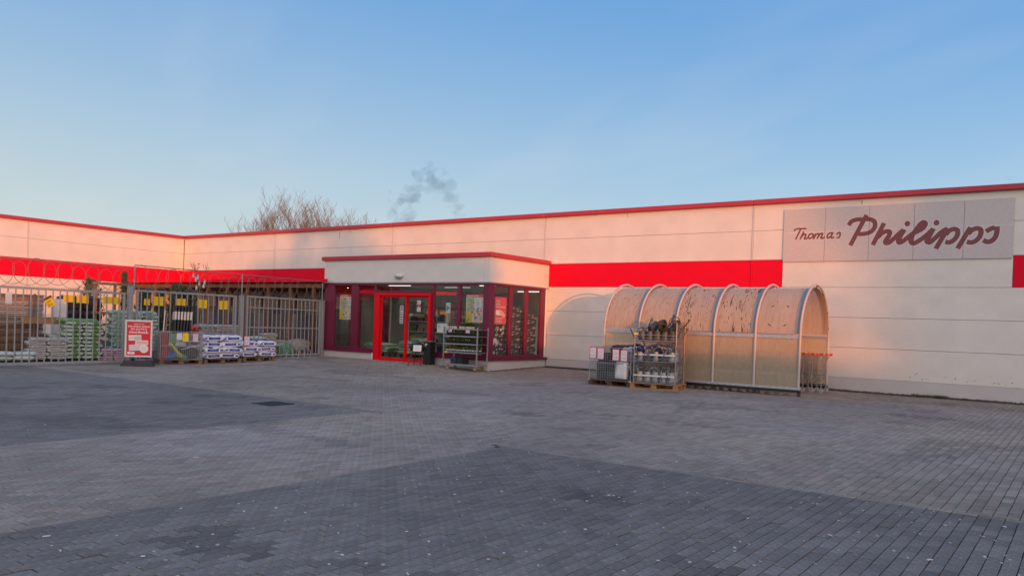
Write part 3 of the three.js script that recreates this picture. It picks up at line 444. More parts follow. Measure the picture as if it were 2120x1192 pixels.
// ---------------------------------------------------------------- shopping cart shelter
const SX = [0.42, -0.68, -1.76, -2.83, -3.91, -4.98], SZ0 = 1.05, SZ1 = 3.60, SZC = (SZ0 + SZ1) / 2, SR = (SZ1 - SZ0) / 2, SY = 1.48;
{
  const t = thing('cart_shelter', 'arched shopping cart shelter with dirty tan plastic panels and grey tube ribs', 'shelter', [0, 0, 0]);
  // translucent sheets: weathered plastic with runs of black algae
  const dirt = (seed, amount, tint) => dataTex(256, 512, (() => { const a = lattice(seed, 64), b = lattice(seed + 1, 64), c = lattice(seed + 2, 16); return (u, v) => { const run = a(u * 64, v * 17 + 3.0 * c(u * 16, v * 6)), patch = c(u * 5 + 3, v * 5), s = Math.max(0, run - (0.80 - 0.10 * patch)) * amount * 9 * (0.3 + patch), q = 1 - Math.min(0.75, s) - 0.06 * (b(u * 60, v * 5) - 0.5) - 0.05 * c(u * 16, v * 16); return (() => { const k = Math.min(0.8, s), z = q + Math.min(0.75, s); return [0, 1, 2].map((i) => clamp(tint[i] * z * (1 - k) + [84, 62, 48][i] * k)); })(); }; })());
  const tan = [212, 194, 174];
  const sheetMat = (seed, amount, tint, tr, ro) => new THREE.MeshPhysicalMaterial({ map: dirt(seed, amount, tint), transmission: tr, thickness: 0, roughness: ro, ior: 1.45, specularIntensity: 0.5 });
  const runs = [0.06, 0.9, 0.8, 0.12, 0.22];
  const arc = (a0, a1, x0, x1, r, n = 14) => { const p = [], uv = [], idx = []; for (let i = 0; i <= n; i++) { const a = a0 + (a1 - a0) * i / n; for (const [k, x] of [[0, x0], [1, x1]]) { p.push(x, SY + Math.sin(a) * r, SZC + Math.cos(a) * r); uv.push(k, i / n); } } for (let i = 0; i < n; i++) { const b = i * 2; idx.push(b, b + 1, b + 2, b + 1, b + 3, b + 2); } const g = new THREE.BufferGeometry(); g.setAttribute('position', new THREE.Float32BufferAttribute(p, 3)); g.setAttribute('uv', new THREE.Float32BufferAttribute(uv, 2)); g.setIndex(idx); g.computeVertexNormals(); return clean(g); };
  const lowM = sheetMat(400, 0.02, [214, 200, 172], 0.55, 0.5);
  for (let i = 0; i < 5; i++) {
    const x1 = SX[i] - 0.004, x0 = SX[i + 1] + 0.004, m = sheetMat(100 + i * 10, runs[i], tan, 0.45, 0.95);
    part('roof_panel', arc(0.03, Math.PI / 2, x0, x1, SR - 0.05), m, t); part('roof_panel', arc(Math.PI / 2, Math.PI - 0.03, x0, x1, SR - 0.05), sheetMat(100 + i * 10, runs[i] * 0.4, tan, 0.45, 0.95), t);
    for (const z of [SZ1 - 0.03, SZ0 + 0.03]) {
      const g = clean(new THREE.PlaneGeometry(x1 - x0, 1.19)); g.translate((x0 + x1) / 2, 0.805, z); part('side_panel', g, lowM, t);
      new MB().rbox((x0 + x1) / 2, 1.445, z + (z > 2 ? 0.012 : -0.012), x1 - x0 - 0.02, 0.085, 0.03, 0.005).build('waist_rail', M.alu, t);
      new MB().rbox(x1 - 0.02, 0.80, z + (z > 2 ? 0.012 : -0.012), 0.035, 1.19, 0.025, 0.004).build('glazing_bar', M.alu, t);
      new MB().rbox((x0 + x1) / 2, 0.80 - 0.62 + 0.015, z, x1 - x0, 0.03, 0.03, 0.004).build('glazing_bar', M.alu, t);
    }
    // lapped joint strips of clear grey plastic next to each rib
    part('joint_strip', arc(0.04, Math.PI - 0.04, x1 - 0.15, x1 - 0.001, SR - 0.035), mat(0.30, 0.31, 0.31, { map: texPaint, roughness: 0.6 }), t);
  }
  const ribM = mat(0.58, 0.50, 0.48, { map: texPaint, roughness: 0.5 });
  for (const x of SX) {
    const pts = [[x, 0.2, SZ1], [x, 0.8, SZ1], [x, SY - 0.1, SZ1]]; for (let k = 1; k < 18; k++) { const a = Math.PI * k / 18; pts.push([x, SY + Math.sin(a) * (SR + 0.03 * Math.sin(a)), SZC + Math.cos(a) * SR]); } pts.push([x, SY - 0.1, SZ0], [x, 0.8, SZ0], [x, 0.2, SZ0]);
    const rib = new MB().tube(pts, 0.031, 72, 8).build('rib', ribM, t);
    const br = new MB(); for (const k of [1, 3, 6, 9, 12, 15, 17]) { const a = Math.PI * k / 18; br.box(x, SY + Math.sin(a) * (SR - 0.03 + 0.02 * Math.sin(a)), SZC + Math.cos(a) * (SR - 0.025), 0.03, 0.03, 0.03); } br.build('bracket', M.darkGrey, rib);
  }
  // base rails, dark skirt, feet
  const L = SX[0] - SX[5] + 0.1, xc = (SX[0] + SX[5]) / 2;
  for (const z of [SZ0, SZ1]) { new MB().rbox(xc, 0.19, z, L, 0.06, 0.09, 0.01).build('base_rail', M.alu, t); new MB().box(xc, 0.13, z, L - 0.02, 0.058, 0.05).build('skirt', M.black, t); for (const x of SX) new MB().box(x, 0.07, z + (z > 2 ? -0.06 : 0.06), 0.08, 0.18, 0.05).build('foot', M.darkGrey, t); }
  // cart guide rails inside and the four corner marks of a torn-off poster
  new MB().rbox(xc, 0.98, SZ1 - 0.09, L - 0.2, 0.09, 0.02, 0.005).build('guide_rail', M.white, t); new MB().rbox(xc, 0.52, SZ1 - 0.09, L - 0.2, 0.06, 0.02, 0.005).build('guide_rail', M.white, t);
  for (const [x, a, rz] of [[-0.36, 0.62, 0.7], [0.02, 0.62, -0.7], [-0.36, 0.20, -0.7], [0.02, 0.20, 0.7]]) { const o = new MB().box(0, 0, 0, 0.075, 0.018, 0.004).build('tape_mark', M.black, t); o.position.set(x, SY + Math.sin(a) * (SR - 0.04), SZC + Math.cos(a) * (SR - 0.04)); o.rotation.set(-a, 0, rz, 'XYZ'); }
}
// ---------------------------------------------------------------- shopping carts
let cartSrc;
{
  const c = thing('shopping_cart', 'shopping cart standing outside behind the low wire cage, red handle showing', 'cart', [-4.45, 0, 3.85], 0.12); cartSrc = c;
  // local: +x is the rear (handle side)
  const b = new MB(), q = (x, y, z) => [x, y, z];
  const fx = -0.42, rx = 0.40, top = (x) => 0.90 + (x - fx) * 0.10, bot = (x) => 0.50 + (x - fx) * -0.06, ht = (x) => 0.21 + (x - fx) * 0.06, hb = (x) => 0.17 + (x - fx) * 0.05;
  for (let i = 0; i <= 15; i++) { const x = fx + (rx - fx) * i / 15; for (const s of [-1, 1]) b.wire(q(x, bot(x), s * hb(x)), q(x, top(x), s * ht(x)), 0.0055); b.wire(q(x, bot(x), -hb(x)), q(x, bot(x), hb(x)), 0.0055); }
  for (let k = 0; k <= 4; k++) { const t = k / 4; for (const s of [-1, 1]) { const y = (x) => bot(x) + (top(x) - bot(x)) * t, w = (x) => hb(x) + (ht(x) - hb(x)) * t; b.wire(q(fx, y(fx), s * w(fx)), q(rx, y(rx), s * w(rx)), 0.006); } b.wire(q(fx, bot(fx) + (top(fx) - bot(fx)) * t, -hb(fx) - (ht(fx) - hb(fx)) * t), q(fx, bot(fx) + (top(fx) - bot(fx)) * t, hb(fx) + (ht(fx) - hb(fx)) * t), 0.006); }
  for (let k = 0; k <= 10; k++) { const s = -1 + k / 5; b.wire(q(fx, bot(fx), s * hb(fx)), q(fx, top(fx), s * ht(fx)), 0.005); b.wire(q(rx, bot(rx), s * hb(rx)), q(rx, top(rx), s * ht(rx)), 0.005); b.wire(q(fx, bot(fx), s * hb(fx)), q(rx, bot(rx), s * hb(rx)), 0.005); }
  b.build('basket', M.zinc, c);
  const fr = new MB(); for (const s of [-1, 1]) fr.tube([q(0.52, 1.01, s * 0.25), q(0.42, 0.92, s * 0.25), q(0.38, 0.55, s * 0.23), q(0.30, 0.34, s * 0.23), q(-0.2, 0.20, s * 0.20), q(-0.44, 0.17, s * 0.15)], 0.011, 20, 6).rod(q(0.38, 0.5, s * 0.23), q(0.40, 0.16, s * 0.24), 0.011); fr.rod(q(0.38, 0.5, -0.23), q(0.38, 0.5, 0.23), 0.009).rod(q(-0.44, 0.17, -0.15), q(-0.44, 0.17, 0.15), 0.009).rod(q(-0.3, 0.49, -0.18), q(-0.25, 0.2, -0.2), 0.009).rod(q(-0.3, 0.49, 0.18), q(-0.25, 0.2, 0.2), 0.009); fr.build('frame', M.zinc, c);
  new MB().rod(q(0.52, 1.01, -0.25), q(0.52, 1.01, 0.25), 0.016, 0.016, 8).build('handle', mat(0.62, 0.015, 0.03, { roughness: 0.4 }), c);
  for (const s of [-1, 1]) { new MB().rbox(0.505, 1.0, s * 0.215, 0.06, 0.06, 0.09, 0.012).build('handle_cap', mat(0.62, 0.015, 0.03, { roughness: 0.4 }), c); }
  for (const [x, z] of [[-0.40, 0.14], [-0.40, -0.14], [0.40, 0.24], [0.40, -0.24]]) { const w = new MB().rod([x, 0.062, z - 0.014], [x, 0.062, z + 0.014], 0.06, 0.06, 14).build('wheel', mat(0.40, 0.40, 0.39, { roughness: 0.6 }), c); new MB().box(x, 0.09, z - 0.02, 0.028, 0.12, 0.006).box(x, 0.09, z + 0.02, 0.028, 0.12, 0.006).box(x, 0.15, z, 0.03, 0.02, 0.05).build('caster_fork', M.zinc, w); }
  // two nested rows in the shelter, baskets towards the open end
  const f = rng(3);
  for (let i = 0; i < 12; i++) dup(c, 'shopping_cart', i ? `${ORD[i]} shopping cart from the open end, front row of the shelter` : 'foremost shopping cart of the front row, at the open end of the shelter', [-0.42 - i * 0.235, 0.012, 3.22 + (f() - 0.5) * 0.03], 0.02 * (f() - 0.5), 'carts nested in the shelter, front row');
  for (let i = 0; i < 9; i++) dup(c, 'shopping_cart', i ? `${ORD[i]} shopping cart from the open end in the wall-side row of the shelter` : 'foremost cart of the wall-side row, jutting out of the shelter with its red handle', [0.10 - i * 0.235, 0.012, 1.62 + (f() - 0.5) * 0.03], Math.PI * 0 + 0.02 * (f() - 0.5), 'carts nested in the shelter, wall-side row');
}

// ---------------------------------------------------------------- bar fence with three gates and razor wire
const GATES = [{ a: [-15.50, 16.3], b: [-16.19, 11.36], y0: 0.0, h: 2.03 }, { a: [-16.37, 10.93], b: [-16.62, 7.40], y0: 0.02, h: 2.12 }, { a: [-16.63, 7.00], b: [-16.92, 3.60], y0: 0.09, h: 2.07 }];
{
  const names = ['wide grey bar gate on the left with yellow cards and toothed top rail', 'middle grey bar gate behind the tool cage and salt bags', 'narrow grey bar gate with two cross rails beside the porch'];
  const barG = {};
  GATES.forEach((G, gi) => {
    const [ax, az] = G.a, [bx, bz] = G.b, L = Math.hypot(bx - ax, bz - az), th = Math.atan2(-(bz - az), bx - ax);
    const t = thing('bar_gate', names[gi], 'gate', [ax, G.y0, az], th);
    const y0 = 0.05, y1 = G.h, rw = 0.06;
    new MB().rbox(L / 2, y1 - rw / 2, 0, L, rw, 0.045, 0.006).build('top_rail', M.fence, t); new MB().rbox(L / 2, y0 + 0.03, 0, L, 0.07, 0.05, 0.006).build('bottom_rail', M.fence, t);
    new MB().rbox(0.03, (y0 + y1) / 2, 0.001, 0.065, y1 - y0 - 0.125, 0.05, 0.006).build('end_post', M.fence, t); new MB().rbox(L - 0.03, (y0 + y1) / 2, 0.001, 0.065, y1 - y0 - 0.125, 0.05, 0.006).build('end_post', M.fence, t);
    const cross = gi === 2 ? [1.02, 1.68] : []; for (const y of cross) new MB().rbox(L / 2, y, -0.028, L - 0.13, 0.045, 0.03, 0.004).build('cross_rail', M.fence, t);
    const hb = y1 - y0 - 0.13, key = hb.toFixed(3); barG[key] ??= new MB().rbox(0, 0, 0, 0.03, hb, 0.026, 0.005).geo();
    const off = gi ? 0.16 : 0.2; for (let x = off; x < L - 0.1; x += 0.192) { const m = part('bar', barG[key], M.fence, t); m.position.set(x, y0 + 0.065 + hb / 2, 0.0); }
    if (gi === 0) { const tb = new MB(); for (let x = 1.6; x < L - 0.4; x += 0.05) { const g = new THREE.ConeGeometry(0.012, 0.04, 4); g.translate(x, y1 + 0.02, 0); tb.add(g); } tb.build('tooth_strip', M.fence, t); }
  });
  // posts
  const post = (x, z, h, w, label) => { const t = thing('fence_post', label, 'post', [x, ground(x, z), z], 0.1); new MB().rbox(0, h / 2, 0, w, h, w, 0.008).build('shaft', M.fence, t); new MB().rbox(0, h + 0.008, 0, w * 1.06, 0.016, w * 1.06, 0.006).build('cap', M.fence, t); };
  post(-16.30, 11.15, 2.22, 0.12, 'thick square fence post between the left and middle gates'); post(-16.62, 7.20, 2.12, 0.12, 'square fence post between the middle and narrow gates'); post(-16.98, 3.44, 2.02, 0.10, 'square fence post standing against the maroon porch corner'); post(-15.46, 16.45, 2.2, 0.12, 'square fence post at the outer end of the left gate');
  // razor wire: a carrier tube on uprights and a loose coil
  const line = [[-15.50, 16.3, 0], [-16.30, 11.1, 0], [-16.37, 10.9, 0.06], [-16.62, 7.2, 0.09], [-16.98, 3.45, 0.09]], topY = 2.74;
  const wt = thing('razor_wire', 'coil of razor wire with a carrier tube running above the gates', 'wire', [0, 0, 0]);
  new MB().rod([-15.50, topY - 0.02, 16.3], [-16.28, topY - 0.02, 11.15], 0.014).build('carrier_tube', M.rusty, wt); new MB().rod([-16.33, topY + 0.10, 11.0], [-16.98, topY + 0.10, 3.42], 0.014).build('carrier_tube', M.rusty, wt);
  for (const [x, z, y] of [[-16.32, 11.03, topY + 0.10], [-16.62, 7.2, topY + 0.1], [-16.97, 3.5, topY + 0.1], [-15.5, 16.3, topY]]) new MB().rod([x, 2.0, z], [x, y, z], 0.018).build('upright', M.fence, wt);
  const coil = (a, b, y, n, r, seed) => { const f = rng(seed), pts = [], N = n * 14; let ph = 0; for (let i = 0; i <= N; i++) { const s = i / N; ph += 6.2832 / 14 * (0.9 + 0.2 * f()); const rad = r * (0.93 + 0.14 * Math.sin(s * 37 + seed)), sag = 0.04 * Math.sin(s * 9 + seed), ll = Math.hypot(b[0] - a[0], b[1] - a[1]), w = s * ll + Math.cos(ph) * rad * 0.9, ux = (b[0] - a[0]) / ll, uz = (b[1] - a[1]) / ll, off = 0.05 * Math.sin(ph * 0.5); pts.push([a[0] + ux * w - uz * off, y + Math.sin(ph) * rad + sag, a[1] + uz * w + ux * off]); } return new MB().tube(pts, 0.0065, N * 2, 4); };
  coil([-15.5, 16.3], [-16.28, 11.2], topY - 0.36, 13, 0.34, 3).build('coil', M.rusty, wt); coil([-16.36, 10.9], [-16.98, 3.5], topY - 0.28, 20, 0.34, 8).build('coil', M.rusty, wt);
}
const onGate = (gi, s, y, off = -0.035) => { const G = GATES[gi], [ax, az] = G.a, [bx, bz] = G.b, L = Math.hypot(bx - ax, bz - az), ux = (bx - ax) / L, uz = (bz - az) / L; return { p: [ax + ux * s + -uz * off, y, az + uz * s + ux * off], ry: Math.atan2(-uz, ux) }; };
// price cards
const cardTex = (w, h, bg, border, text, sub) => printTex(w, h, (x) => { x.fillStyle = border; x.fillRect(0, 0, w, h); const e = Math.round(w * 0.07); x.fillStyle = bg; x.fillRect(e, e, w - 2 * e, h - 2 * e); x.fillStyle = sub; for (let i = 0; i < 3; i++) x.fillRect(w * 0.18, h * (0.2 + i * 0.1), w * (0.62 - 0.12 * (i % 2)), h * 0.035); if (text) { x.font = `bold ${Math.round(w * 0.26)}px sans-serif`; x.fillText(text, w * 0.16, h * 0.78); } });
const yellowT = printTex(64, 64, (x) => { x.fillStyle = 'rgb(240,196,0)'; x.fillRect(0, 0, 64, 64); x.fillStyle = 'rgb(222,176,0)'; for (let i = 0; i < 5; i++) x.fillRect(8, 10 + i * 10, 46 - 8 * (i % 3), 2); });
const yellowM = printMat(yellowT), f7 = rng(70);
function card(name, label, tex, w, h, pos, ry, rz = 0, group, rx = 0) { const o = part(name, clean(new THREE.BoxGeometry(w, h, 0.004)), tex.isMaterial ? tex : printMat(tex), scene); o.position.set(...pos); o.rotation.set(rx, ry, rz, 'YXZ'); o.userData = { label, category: 'card' }; if (group) o.userData.group = group; return o; }
{
  const place = (gi, s0, s1, y0, y1, label, rz = 0, m = yellowM, off) => { const q = onGate(gi, (s0 + s1) / 2, (y0 + y1) / 2, off); card('price_card', label, m, s1 - s0, y1 - y0, q.p, q.ry, rz); };
  const o1 = 1.66;   // gate one starts before the left edge of the picture
  place(0, o1 + 1.53, o1 + 1.84, 1.69, 1.88, 'yellow price card third from the left on the left gate, beside the tilted card'); place(0, o1 + 1.90, o1 + 2.25, 1.68, 1.88, 'yellow price card in the middle of the left gate top'); place(0, o1 + 2.66, o1 + 3.20, 1.69, 1.88, 'wide yellow price card at the right end of the left gate');
  const big = onGate(0, o1 + 1.12, 1.68, 0.03); card('price_card', 'large tilted yellow price card hanging on the left gate', printTex(128, 150, (x) => { x.fillStyle = 'rgb(240,196,0)'; x.fillRect(0, 0, 128, 150); x.fillStyle = 'rgb(90,70,30)'; x.fillRect(0, 0, 128, 34); x.fillStyle = '#222'; x.font = 'bold 46px sans-serif'; x.fillText('2.', 18, 128); x.font = 'bold 28px sans-serif'; x.fillText('99', 62, 128); x.fillRect(20, 60, 80, 5); x.fillRect(20, 72, 64, 5); }), 0.22, 0.28, big.p, big.ry, 0.5);
  place(0, o1 + 0.0, o1 + 0.16, 1.58, 1.88, 'blank grey sheet hung on the left gate at the picture edge', 0, M.white, 0.03);
  place(1, 0.27, 0.46, 1.70, 1.88, 'small yellow card at the left end of the middle gate'); place(1, 0.54, 0.90, 1.70, 1.97, 'yellow card second from the left on the middle gate'); place(1, 1.31, 1.66, 1.68, 1.94, 'yellow card on the middle gate behind the snow shovels', 0.03); place(1, 2.08, 2.44, 1.68, 1.95, 'yellow card right of the snow shovels on the middle gate', -0.04); place(1, 2.90, 3.28, 1.67, 1.95, 'rightmost yellow card on the middle gate', 0.05);
}
// ---------------------------------------------------------------- bags
function bagGeo(L, H, W, seed) {
  const g = new THREE.BoxGeometry(2, 2, 2, 12, 4, 8), p = g.attributes.position, n = lattice(seed, 16);
  for (let i = 0; i < p.count; i++) {
    let x = p.getX(i), y = p.getY(i), z = p.getZ(i); const ex = Math.pow(1 - Math.pow(Math.abs(x) * 0.995, 9), 0.45), ez = Math.pow(1 - Math.pow(Math.abs(z) * 0.995, 8), 0.45), k = Math.max(0.50, ex) * Math.max(0.56, ez);
    const bump = 1 + 0.22 * (n(x * 3 + 5, z * 3 + y * 2) - 0.5);
    p.setXYZ(i, x * L / 2 * (1 - 0.05 * y * y * (1 - k)) * (1 - 0.04 * (1 - ez)), y * H / 2 * k * bump + (y > 0 ? 0 : 0.0), z * W / 2 * (1 - 0.04 * (1 - ex)));
  }
  g.computeVertexNormals(); return clean(g);   // uv of the box: every face carries the whole print
}
const bagPrint = (draw) => printMat(printTex(256, 128, draw), { roughness: 0.38 });
const dash = (x, f, x0, y0, w, h, c) => { x.fillStyle = c; let u = x0; while (u < x0 + w) { const d = 3 + 7 * f(); x.fillRect(u, y0, d, h); u += d + 2; } };
const bagM = {
  salt: [0, 1].map((i) => bagPrint((x) => { const f = rng(2 + i), B = 'rgb(24,34,128)'; x.fillStyle = 'rgb(222,224,230)'; x.fillRect(0, 0, 256, 128); x.fillStyle = B; x.fillRect(i ? 26 : 62, 26, 150, 78); x.fillRect(i ? 150 : 10, 0, 60, 14); x.beginPath(); x.ellipse(i ? 220 : 22, 70, 22, 34, 0.5, 0, 7); x.fill(); dash(x, f, i ? 56 : 92, 56, 90, 16, 'rgb(196,206,238)'); x.fillStyle = 'rgb(170,175,196)'; x.fillRect(i ? 190 : 220, 40, 22, 10); })),
  green: bagPrint((x) => { const f = rng(8); x.fillStyle = 'rgb(128,152,122)'; x.fillRect(0, 0, 256, 128); x.fillStyle = 'rgb(94,132,70)'; x.fillRect(128, 0, 62, 128); x.fillStyle = 'rgb(192,208,196)'; x.fillRect(6, 10, 112, 100); x.fillRect(196, 30, 50, 74); dash(x, f, 18, 50, 76, 12, 'rgb(120,160,130)'); dash(x, f, 18, 76, 60, 8, 'rgb(140,170,150)'); }),
  bright: bagPrint((x) => { const f = rng(18); x.fillStyle = 'rgb(106,150,76)'; x.fillRect(0, 0, 256, 128); x.fillStyle = 'rgb(40,96,28)'; x.fillRect(0, 70, 256, 26); x.fillStyle = 'rgb(170,200,120)'; x.fillRect(30, 20, 70, 30); }),
  pale: bagPrint((x) => { const f = rng(9); x.fillStyle = 'rgb(152,182,166)'; x.fillRect(0, 0, 256, 128); x.fillStyle = 'rgb(86,128,88)'; x.fillRect(30, 26, 120, 70); x.fillStyle = 'rgb(190,208,198)'; x.fillRect(170, 20, 70, 90); dash(x, f, 50, 54, 80, 12, 'rgb(180,205,180)'); }),
  grey: bagPrint((x) => { const f = rng(10); x.fillStyle = 'rgb(186,186,182)'; x.fillRect(0, 0, 256, 128); x.fillStyle = 'rgb(96,62,66)'; x.fillRect(24, 40, 190, 46); dash(x, f, 40, 56, 150, 10, 'rgb(190,170,168)'); }),
  stripe: bagPrint((x) => { const f = rng(11); x.fillStyle = 'rgb(178,176,164)'; x.fillRect(0, 0, 256, 128); x.fillStyle = 'rgb(134,74,62)'; x.fillRect(0, 48, 256, 34); x.fillStyle = 'rgb(128,140,120)'; x.fillRect(90, 8, 70, 26); dash(x, f, 30, 60, 190, 8, 'rgb(190,170,150)'); }),
  pink: bagPrint((x) => { x.fillStyle = 'rgb(205,196,200)'; x.fillRect(0, 0, 256, 128); x.fillStyle = 'rgb(172,36,92)'; x.fillRect(0, 30, 256, 62); }),
  mint: bagPrint((x) => { x.fillStyle = 'rgb(205,212,210)'; x.fillRect(0, 0, 256, 128); x.fillStyle = 'rgb(78,150,112)'; x.fillRect(0, 70, 256, 44); }),
  beige: mat(0.42, 0.36, 0.28, { map: texPaint, roughness: 0.8 }), black: mat(0.03, 0.026, 0.024, { map: texWood, roughness: 0.6 }), blue: mat(0.03, 0.12, 0.36, { roughness: 0.4 }), yellow: mat(0.5, 0.45, 0.08, { roughness: 0.4 }), greenFilm: mat(0.09, 0.25, 0.12, { roughness: 0.35 }), film: mat(0.42, 0.45, 0.45, { roughness: 0.3 }),
};
const bagShapes = {};
function bag(kind, m, label, group, L, H, W, pos, ry, rx = 0, rz = 0) {
  const key = [L, H, W].join(); bagShapes[key] ??= [1, 2, 3].map((s) => bagGeo(L, H, W, s * 13));
  const o = part(kind, bagShapes[key][Math.floor(f7() * 3)], Array.isArray(m) ? m[Math.floor(f7() * m.length)] : m, scene); o.position.set(...pos); o.rotation.set(rx, ry, rz, 'YXZ');
  o.userData = { label, category: 'bag', group }; return o;
}
// a stack laid in courses: local x along the front, z towards the viewer
function bagStack(kind, m, label, group, base, ry, nx, ny, nz, L, H, W, jitter = 0.02, drop = () => false) {
  const c = Math.cos(ry), s = Math.sin(ry);
  for (let k = 0; k < ny; k++) for (let j = 0; j < nz; j++) for (let i = 0; i < nx; i++) {
    if (drop(i, k, j)) continue;
    const lx = (i - (nx - 1) / 2) * L * 0.97 + (f7() - 0.5) * jitter + (k % 2 ? 0.03 : -0.03), lz = (j - (nz - 1) / 2) * W * 0.97 + (f7() - 0.5) * jitter, y = base[1] + H * 0.5 * 0.9 + k * H * 0.86;
    bag(kind, m, `${k === ny - 1 ? 'topmost' : k === 0 ? 'bottom' : ORD[k]} course${nx > 1 ? ', ' + (i === 0 ? 'left' : i === nx - 1 ? 'right' : 'middle') : ''}: ${label}`, group, L, H, W, [base[0] + lx * c + lz * s, y, base[2] - lx * s + lz * c], ry + (f7() < 0.5 ? Math.PI : 0) + (f7() - 0.5) * 0.08, (f7() - 0.5) * 0.05, (f7() - 0.5) * 0.05);
  }
}
// ---------------------------------------------------------------- pallets
function pallet(label, pos, ry, L, D, m, group) {
  const t = thing('pallet', label, 'pallet', pos, ry, group);
  for (let i = 0; i < 5; i++) new MB().rbox(0, 0.133, -D / 2 + 0.06 + i * (D - 0.12) / 4, L, 0.022, i % 2 ? 0.1 : 0.13, 0.003).build('deck_board', m, t);
  for (const x of [-1, 0, 1]) { new MB().rbox(x * (L / 2 - 0.05), 0.111, 0, 0.1, 0.02, D, 0.003).build('stringer', m, t); }
  for (const x of [-1, 0, 1]) for (const z of [-1, 0, 1]) new MB().rbox(x * (L / 2 - 0.06), 0.061, z * (D / 2 - 0.06), x ? 0.115 : 0.14, 0.078, z ? 0.1 : 0.13, 0.004).build('block', m, t);
  for (const z of [-1, 0, 1]) new MB().rbox(0, 0.011, z * (D / 2 - 0.06), L, 0.022, 0.1, 0.003).build('base_board', m, t);
  return t;
}
// ---------------------------------------------------------------- wire cages: open mesh boxes
function meshPanel(b, o, u, v, lu, lv, cu, cv, w) {   // o origin, u v unit vectors
  const P = (a, c) => [o[0] + u[0] * a + v[0] * c, o[1] + u[1] * a + v[1] * c, o[2] + u[2] * a + v[2] * c];
  const nu = Math.round(lu / cu), nv = Math.round(lv / cv);
  for (let i = 0; i <= nu; i++) b.wire(P(lu * i / nu, 0), P(lu * i / nu, lv), w); for (let j = 0; j <= nv; j++) b.wire(P(0, lv * j / nv), P(lu, lv * j / nv), w);
}
function cage(t, L, H, D, y, cell, w, m, frontH = H) {
  const p = (n, ...a) => { const b = new MB(); meshPanel(b, ...a); b.build(n, m, t); };
  p('mesh_front', [-L / 2, y, D / 2], [1, 0, 0], [0, 1, 0], L, frontH, cell, cell, w); p('mesh_back', [-L / 2, y, -D / 2], [1, 0, 0], [0, 1, 0], L, H, cell, cell, w);
  p('mesh_side', [-L / 2, y, -D / 2], [0, 0, 1], [0, 1, 0], D, H, cell, cell, w); p('mesh_side', [L / 2, y, -D / 2], [0, 0, 1], [0, 1, 0], D, H, cell, cell, w); p('mesh_floor', [-L / 2, y, -D / 2], [1, 0, 0], [0, 0, 1], L, D, cell * 1.5, cell * 1.5, w);
  for (const x of [-1, 1]) for (const z of [-1, 1]) new MB().rod([x * L / 2, y - 0.01, z * D / 2], [x * L / 2, y + H + 0.02, z * D / 2], 0.011).build('corner_post', m, t);
}

